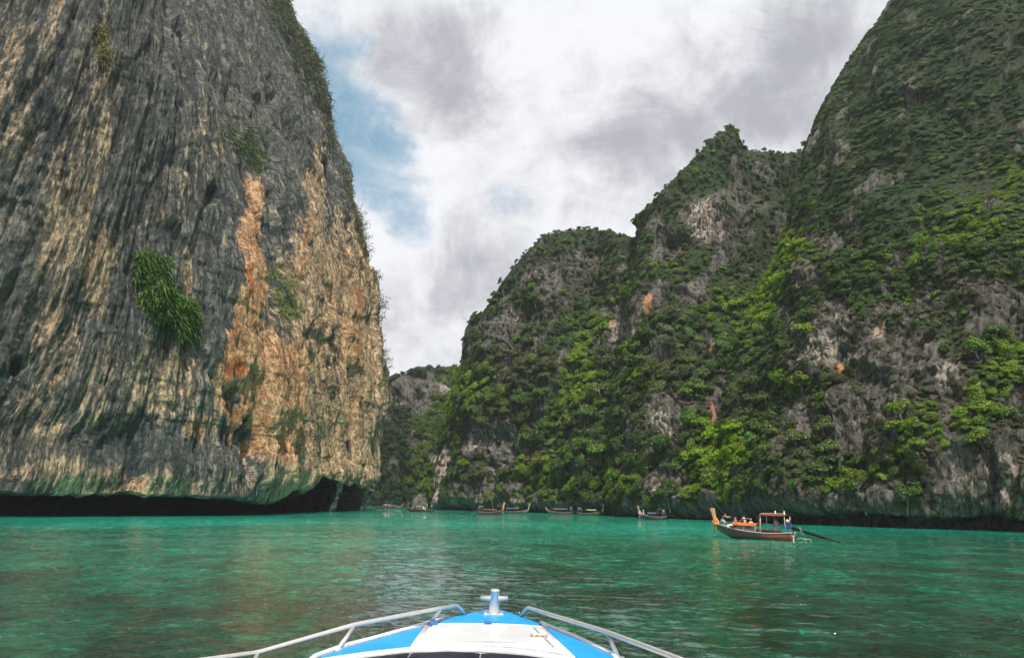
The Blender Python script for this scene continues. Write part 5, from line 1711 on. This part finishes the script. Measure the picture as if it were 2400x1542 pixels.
far_boat("longtail boat with red sides and a pale awning, prow to the right", (1118, 1205), 1178, 12, ((.16, .05, .04), (.10, .035, .035), (.04, .03, .03)),
         dict(awning=(.24, .74, 1.15, .62, mat("dusky_red_tarp", (.30, .10, .10), .7)), canopy=(.06, .22, 1.8, .5, mat("dull_white_tarp", (.36, .35, .32), .7)), prow=1.7, wrap=RED, ribbons=[RED, WHITE_C, YELLOW_C], shaft=4.0),
         [(.14, .0, .14, 'stand', 0, "figure in black at the stern of the red-sided longtail boat", BLACK_C, BLACK_C, False)])
far_boat("longtail boat with blue and yellow awnings just behind the red one", (1184, 1203), 1238, 10, ((.30, .24, .18), (.07, .06, .05), (.05, .05, .06)),
         dict(awning=(.02, .38, 1.35, .62, BLUE_C), canopy=(.40, .56, 1.45, .6, YELLOW_C), prow=1.5, prowmat=mat("grey_teak", (.40, .32, .26), .6), engine=False))
far_boat("dark crowded longtail boat close to the tip of the left cliff", (1016, 1199), 952, 172, DK,
         dict(awning=(.40, .62, 1.5, .7, mat("dusky_pink_tarp", (.42, .22, .21), .7)), prow=.9, prowmat=mat("black_wood", (.05, .045, .04), .6), rail=mat("dark_strake", (.06, .055, .05), .6), shaft=3.4),
         [(.93, .0, .75, 'stand', 1.5, "figure in black standing on the bow of the dark crowded boat", BLACK_C, BLACK_C, False), (.30, .1, .5, 'sit', .5, "passenger in white near the stern of the dark crowded boat", WHITE_C, WHITE_C, False),
          (.24, -.1, .6, 'stand', .2, "standing passenger in pale clothes in the dark crowded boat", PINK, GREY_C, False), (.36, .2, .6, 'sit', -.5, "passenger in white hat in the dark crowded boat", WHITE_C, GREY_C, True),
          (.75, .1, .6, 'sit', .9, "passenger in grey behind the bow of the dark crowded boat", GREY_C, BLACK_C, False), (.09, 0, .2, 'stand', 0, "boatman in black at the engine of the dark crowded boat", BLACK_C, BLACK_C, False)], beam=1.9)
tour = far_boat("far low tour boat with pale decks half hidden by the left cliff", (882, 1190.5), 942, 6, ((.35, .33, .32), (.12, .07, .07), (.1, .06, .06)),
                dict(awning=(.24, .48, 1.1, .7, mat("dull_pink_tarp", (.30, .19, .17), .7)), canopy=(.60, .80, 1.1, .6, mat("dull_white_tarp", (.36, .35, .32), .7)), prow=.7, engine=False),
                [(t, y, .75, 'sit', r_, f"seated passenger in {c} on the far low tour boat", m, GREY_C, False) for t, y, r_, c, m in ((.30, .3, .2, "red", RED), (.36, -.2, 1, "white", WHITE_C), (.46, .2, -1, "pink", PINK), (.52, 0, 2, "orange", ORANGE_C), (.58, .2, .5, "black", BLACK_C))], beam=2.2)

# dark rock standing in the water behind the crowded boat
bm = bmesh.new()
bmesh.ops.create_icosphere(bm, subdivisions=4, radius=1.0)
for v in bm.verts:
    c = np.array(v.co)
    k = 1 + .28 * float(fbm(c[0] * 1.6, c[1] * 1.6, c[2] * 1.6 + 3, 4)) + .10 * float(ridged(c[0] * 4, c[1] * 4, c[2] * 1.5))
    v.co = Vector((c[0] * 3.0 * k, c[1] * 3.0 * k, c[2] * 4.6 * k * (1 if c[2] > 0 else .4)))
o = mesh_obj("sea_rock", bm, principled("dark_sea_rock", (.075, .068, .062), .9, var=.6, scale=.9, bump=.3)); o.location = on_z(985, 1193.5, -.3)
tag(o, "dark arched rock rising from the water behind the crowded boat", "rock")

# ------------------------------------------------------------------ the speedboat under the camera
DZ = 1.70


def dk(px, py, z=DZ):
    return on_z(px, py, z)


speed = empty("speedboat", dk(1157, 1500), 0, "blue and white speedboat bow with steel rails and mooring post in the foreground", "speedboat")
SB = speed.location.copy()


def sb(name, bm, m, parent=speed, smooth=False):
    for v in bm.verts: v.co -= SB
    return mesh_obj(name, bm, m, parent, smooth)


left_px = [(1137, 1431), (1095, 1440), (1039, 1452), (1018, 1458), (995, 1464), (946, 1478), (868, 1500), (801, 1517), (739, 1540)]
right_px = [(1177, 1431), (1220, 1446), (1268, 1461), (1276, 1465), (1350, 1495), (1438, 1536)]
tipP = dk(1157, 1427)
LE = [dk(*p) for p in left_px]; RE = [dk(*p) for p in right_px]
# hull sides run on aft beyond the picture
LE2 = [Vector((-1.62, 4.6, DZ)), Vector((-1.72, 2.0, DZ)), Vector((-1.72, -4.0, DZ))]
RE2 = [Vector((0.98, 5.2, DZ)), Vector((1.10, 2.0, DZ)), Vector((1.10, -4.0, DZ))]
bm = bmesh.new()
outline = [tipP] + RE + RE2 + LE2[::-1] + LE[::-1]
axis0 = Vector((-.3, 6, 0))
rings = []
for z, f, fw in ((DZ - .012, 1.0, 0), (DZ - .10, 1.012, .02), (DZ - .16, .99, .0), (.9, .90, -.25), (.3, .78, -.7), (-.4, .35, -1.6)):
    ring = []
    for p in outline:
        x = axis0.x + (p.x - axis0.x) * f
        y = p.y + (fw if p.y > 5 else 0) * max(0, (p.y - 5) / 4.3)
        ring.append(bm.verts.new((x, y, z)))
    rings.append(ring)
n = len(outline)
for a, b in zip(rings[:-1], rings[1:]):
    for i in range(n): bm.faces.new((a[i], a[(i + 1) % n], b[(i + 1) % n], b[i]))
bm.faces.new(rings[0]); bm.faces.new(rings[-1][::-1])
sb("hull", bm, GEL_WHITE)


def panel(name, pts, thick, m, lift=0.004, bev=.004, parent=speed):
    bm = bmesh.new()
    P_ = [Vector((p[0], p[1])) for p in pts]
    ar = sum(P_[i].x * P_[(i + 1) % len(P_)].y - P_[(i + 1) % len(P_)].x * P_[i].y for i in range(len(P_)))
    if ar < 0: P_ = P_[::-1]
    prism(bm, P_, DZ - .008, DZ + lift + thick)
    if bev: bevel(bm, bev, 2)
    return sb(name, bm, m, parent)


def inset(p, c, k):
    return p + (c - p).normalized() * k


cen = dk(1157, 1500)
bow_cap = [tipP] + [RE[0], RE[1], RE[2]] + [dk(1262, 1466), dk(1157, 1459.5), dk(1031, 1460.5)] + [LE[2], LE[1], LE[0]]
panel("bow_cap", bow_cap, .006, GEL_BLUE)
lp = [dk(992, 1468.5), dk(945, 1481), dk(868, 1503), dk(803, 1520.5), dk(752, 1541), dk(742, 1556), dk(772, 1556), dk(850, 1536), dk(905, 1527), dk(964, 1517.5)]
panel("side_panel", lp, .005, GEL_BLUE)
rp = [dk(1277, 1469), dk(1350, 1499), dk(1434, 1538), dk(1478, 1560), dk(1372, 1560), dk(1348, 1541)]
panel("side_panel", rp, .005, GEL_BLUE)
# white centre with its hatch lid
panel("centre_deck", [dk(1007, 1463), dk(1157, 1462), dk(1267, 1468.5), dk(1344, 1541), dk(1297, 1531), dk(1228, 1521.5), dk(1149, 1515.5), dk(1051, 1515), dk(970, 1517)], .008, GEL_WHITE)
panel("hatch_lid", [dk(1014, 1469), dk(1157, 1468), dk(1249, 1471), dk(1296, 1514), dk(1228, 1512), dk(1149, 1508.5), dk(1051, 1508.5), dk(986, 1510)], .022, mat("white_hatch", (.55, .565, .59), .3, var=.05, scale=2, coat=.3), bev=.008)
bm = bmesh.new()
a, b = dk(1250.5, 1470, DZ + .028), dk(1297.5, 1515, DZ + .028)
tube(bm, [a, b], .0035, 6); sb("hatch_gap", bm, GAP)
for pts in ([(1135, 1462.5), (1153, 1462.8), (1151, 1467.5), (1137, 1467.5)], [(1007, 1461.5), (1028, 1461.5), (1024, 1469.5), (1006, 1470.5)]):
    panel("hinge_tab", [dk(*p) for p in pts], .02, TAB_BLUE, lift=.018, bev=.003)
bm = bmesh.new()
c1, c2, c3 = dk(1243, 1488.5, DZ + .035), dk(1282, 1489.5, DZ + .03), dk(1262, 1488.8, DZ + .04)
dv = (c2 - c1); ang = math.atan2(dv.y, dv.x)
box(bm, (c1 + c2) / 2, (dv.length, .028, .012), ang); box(bm, c1 + dv * .18, (.045, .045, .022), ang); box(bm, c1 + dv * .85, (.05, .045, .022), ang)
tube(bm, [c1 + dv * .15 + Vector((0, 0, .014)), c1 + dv * .9 + Vector((0, 0, .014))], .008, 6)
bevel(bm, .002, 1)
sb("latch", bm, BRASS)
# white raised toe rails
def strip(name, pts, w, h, m, parent=speed):
    bm = bmesh.new(); tube(bm, pts, w, 8, flat=h / w); return sb(name, bm, m, parent, True)


strip("toe_rail", [p + Vector((0, 0, .012)) for p in LE[2:]] + [LE2[0]], .026, .022, GEL_WHITE)
strip("toe_rail", [p + Vector((0, 0, .012)) for p in RE[2:]] + [RE2[0]], .026, .022, GEL_WHITE)
strip("deck_seam", [dk(p[0], p[1], DZ + .008) for p in ((1022, 1461), (1080, 1460.5), (1157, 1461), (1215, 1463.5), (1270, 1467.5))], .011, .007, GEL_WHITE)
strip("deck_seam", [dk(1000, 1466, DZ + .012), dk(967, 1517, DZ + .012)], .028, .012, GEL_WHITE)
strip("deck_seam", [dk(1271, 1468, DZ + .012), dk(1346, 1541, DZ + .012)], .012, .010, GEL_WHITE)
# coaming lip and padded dash edge
co = [(742, 1549), (849, 1533), (950, 1521.5), (1051, 1518.5), (1149, 1521), (1228, 1527), (1300, 1537), (1370, 1552)]
strip("coaming", [dk(p[0], p[1] + 1.5, DZ + .012) for p in co], .024, .024, GEL_WHITE)
cush_x = [(846, 962), (963, 1126), (1127, 1290)]
cu = [(800, 1548), (849, 1541), (952, 1527.5), (1051, 1524.5), (1149, 1528), (1248, 1536.5), (1300, 1545), (1360, 1556)]
cux = [c[0] for c in cu]; cuy = [c[1] for c in cu]
for x0, x1 in cush_x:
    bm = bmesh.new()
    rows_ = []
    for j in range(9):
        v = j / 8
        row = []
        for i in range(11):
            u = i / 10; px = x0 + (x1 - x0) * u
            py = np.interp(px, cux, cuy) + 1.0
            p = dk(px, py - 3, DZ + .035)
            back = Vector(((p.x - cen.x) * .10, -1.0, 0)) * (1.0 * v)
            puff = .055 * (1 - abs(2 * u - 1) ** 6) * min(1, 4 * v + .15) - .02
            row.append(bm.verts.new(p + back + Vector((0, 0, puff - .10 * v))))
        rows_.append(row)
    for j in range(8):
        for i in range(10): bm.faces.new((rows_[j][i], rows_[j][i + 1], rows_[j + 1][i + 1], rows_[j + 1][i]))
    bmesh.ops.solidify(bm, geom=bm.faces[:], thickness=.05)
    sb("dash_pad", bm, NAVY, smooth=True)

# mooring post
bb = dk(1157, 1440)
bm = bmesh.new()
box(bm, bb + Vector((0, 0, .012)), (.235, .20, .016)); bevel(bm, .004, 2)
plate = sb("base_plate", bm, STEEL)
for sx in (-1, 1):
    for sy in (-1, 1):
        bm = bmesh.new(); tube(bm, [bb + Vector((sx * .09, sy * .075, .018)), bb + Vector((sx * .09, sy * .075, .03))], .014, 8)
        sb("bolt", bm, STEEL, plate, True)
bm = bmesh.new()
tilt = Vector((.012, 0, 0))
hp = .275
tube(bm, [bb + Vector((0, 0, .018)), bb + Vector((0, 0, .04)), bb + tilt * .3 + Vector((0, 0, .06)), bb + tilt + Vector((0, 0, hp - .02)), bb + tilt + Vector((0, 0, hp - .015)), bb + tilt + Vector((0, 0, hp)), bb + tilt + Vector((0, 0, hp + .012))],
     [.070, .066, .062, .050, .058, .058, .045], 24)
sb("mooring_post", bm, STEEL, smooth=True)
bm = bmesh.new(); cz = bb + tilt * .7 + Vector((0, 0, .18))
tube(bm, [cz + Vector((-.165, 0, 0)), cz + Vector((.155, 0, 0))], .031, 16)
sb("cross_bar", bm, STEEL, smooth=True)


# steel bow rails
def rail(tops, foot_px, posts, ys):
    pts = [foot_px] + [Vector(at(px, py, Y).tolist()) for (px, py), Y in zip(tops, ys)]
    bm = bmesh.new(); tube(bm, round_path(pts, .07, 5), .022, 12)
    r_ = sb("bow_rail", bm, STEEL, smooth=True)
    for (tx, ty, Y), foot in posts:
        tp = Vector(at(tx, ty, Y).tolist())
        bm = bmesh.new(); tube(bm, [foot + Vector((0, 0, .0)), foot.lerp(tp, .5), tp], .019, 12); sb("stanchion", bm, STEEL, r_, True)
        bm = bmesh.new(); tube(bm, [foot + Vector((0, 0, .0)), foot + Vector((0, 0, .016))], .05, 14); sb("stanchion_foot", bm, STEEL, r_, True)


fL = dk(1091, 1441.5); fR = dk(1219, 1446)
yl = [fL.y - .15, dk(1018, 1459).y - .05, dk(845, 1507).y, dk(770, 1531).y - .25, 5.4, 4.2]
rail([(1072, 1418), (1031, 1425), (832, 1463), (604, 1529), (290, 1572), (-200, 1650)], fL,
     [((1031.5, 1427, yl[1]), dk(1009, 1461)), ((831, 1466, yl[2]), dk(790, 1523)), ((604, 1532, yl[3]), dk(560, 1620))], yl)
yr = [fR.y - .15, dk(1440, 1537).y + .15, 5.6, 4.4]
rail([(1236, 1423), (1424, 1481), (1600, 1547), (1900, 1690)], fR, [((1424, 1484, yr[1]), dk(1450, 1543)), ((1640, 1566, 5.4), dk(1690, 1680))], yr)

# slanting rock legs standing in the mouth of the sea cave
LEG_MAT = principled("wet_cave_rock", (0.05, 0.048, 0.045), 0.7, var=0.6, scale=.8, bump=0.3)
for k, pts in enumerate((((800, 1112, 178), (793, 1150, 179), (783, 1180, 180), (774, 1199, 181)), ((872, 1148, 200), (864, 1172, 201), (852, 1192, 202), (846, 1198, 203)))):
    bm = bmesh.new()
    P_ = [Vector(at(*p).tolist()) for p in pts]
    path = [P_[0].lerp(P_[1], .0)]
    path = [Vector(v) for v in catmull(np.array([list(p) for p in P_]), np.linspace(0, 3, 22)).tolist()]
    tube(bm, path, [(.75, .55)[k] * (1.5 - .9 * math.sin(PI * i / 21) + .0) for i in range(22)], 14)
    for v in bm.verts:
        q = v.co
        v.co = q + Vector((1, -.6, .2)) * (.8 * float(fbm(q.x / 1.0, q.y / 1.0, q.z / 2.0, 4)))
    o = mesh_obj("rock_leg", bm, LEG_MAT, CLIFF_LEFT)

# humid air over the whole lagoon
bm = bmesh.new()
Z0 = min([PL_[..., 2].min()] + [g[0][..., 2].min() for g in GREEN]) - 1.0; Z1 = max([PL_[..., 2].max()] + [g[0][..., 2].max() for g in GREEN]) + 6.0
box(bm, (0, 100, (Z0 + Z1) / 2), (2600, 2600, Z1 - Z0))
hz, nt = new_mat("humid_air")
N = NT(nt); out = N.n('ShaderNodeOutputMaterial'); pv = N.n('ShaderNodeVolumePrincipled')
pv.inputs['Color'].default_value = (0.80, 0.86, 0.93, 1); pv.inputs['Density'].default_value = 0.00016; pv.inputs['Anisotropy'].default_value = 0.2
N.link(pv.outputs[0], out.inputs['Volume'])
o = mesh_obj("haze", bm, hz, smooth=False)
tag(o, "thin humid haze filling the lagoon air", "haze", kind='stuff')

# tell look-alike plants apart by their order in the view
ORD = ["leftmost", "second from left", "third from left", "fourth from left", "fifth from left", "sixth from left", "seventh from left", "eighth from left", "ninth from left", "tenth from left", "eleventh from left", "twelfth from left"]
by = {}
for o in COL.objects:
    if o.parent is None and o.get('category') in ('tree', 'shrub') and o.get('label'):
        by.setdefault(o['label'], []).append(o)
bpy.context.view_layer.update()
for lab, os_ in by.items():
    n_ = len(os_)
    if n_ < 2 or n_ > 13: continue
    if os_[0].name.startswith('cliff_shrub'):
        os_.sort(key=lambda o: -o.location.z)
        words = [w.replace('leftmost', 'topmost').replace('from left', 'from top') for w in ORD]; last = 'lowest'
    else:
        os_.sort(key=lambda o: float(proj(np.array(o.location))[0])); words = ORD; last = 'rightmost'
    for k, o in enumerate(os_):
        w = last if k == n_ - 1 else words[k]
        t = lab + ', ' + w
        if len(t.split()) <= 16: o['label'] = t
        else: o['label'] = lab.replace('small dark ', 'dark ').replace('medium ', '') + ', ' + w
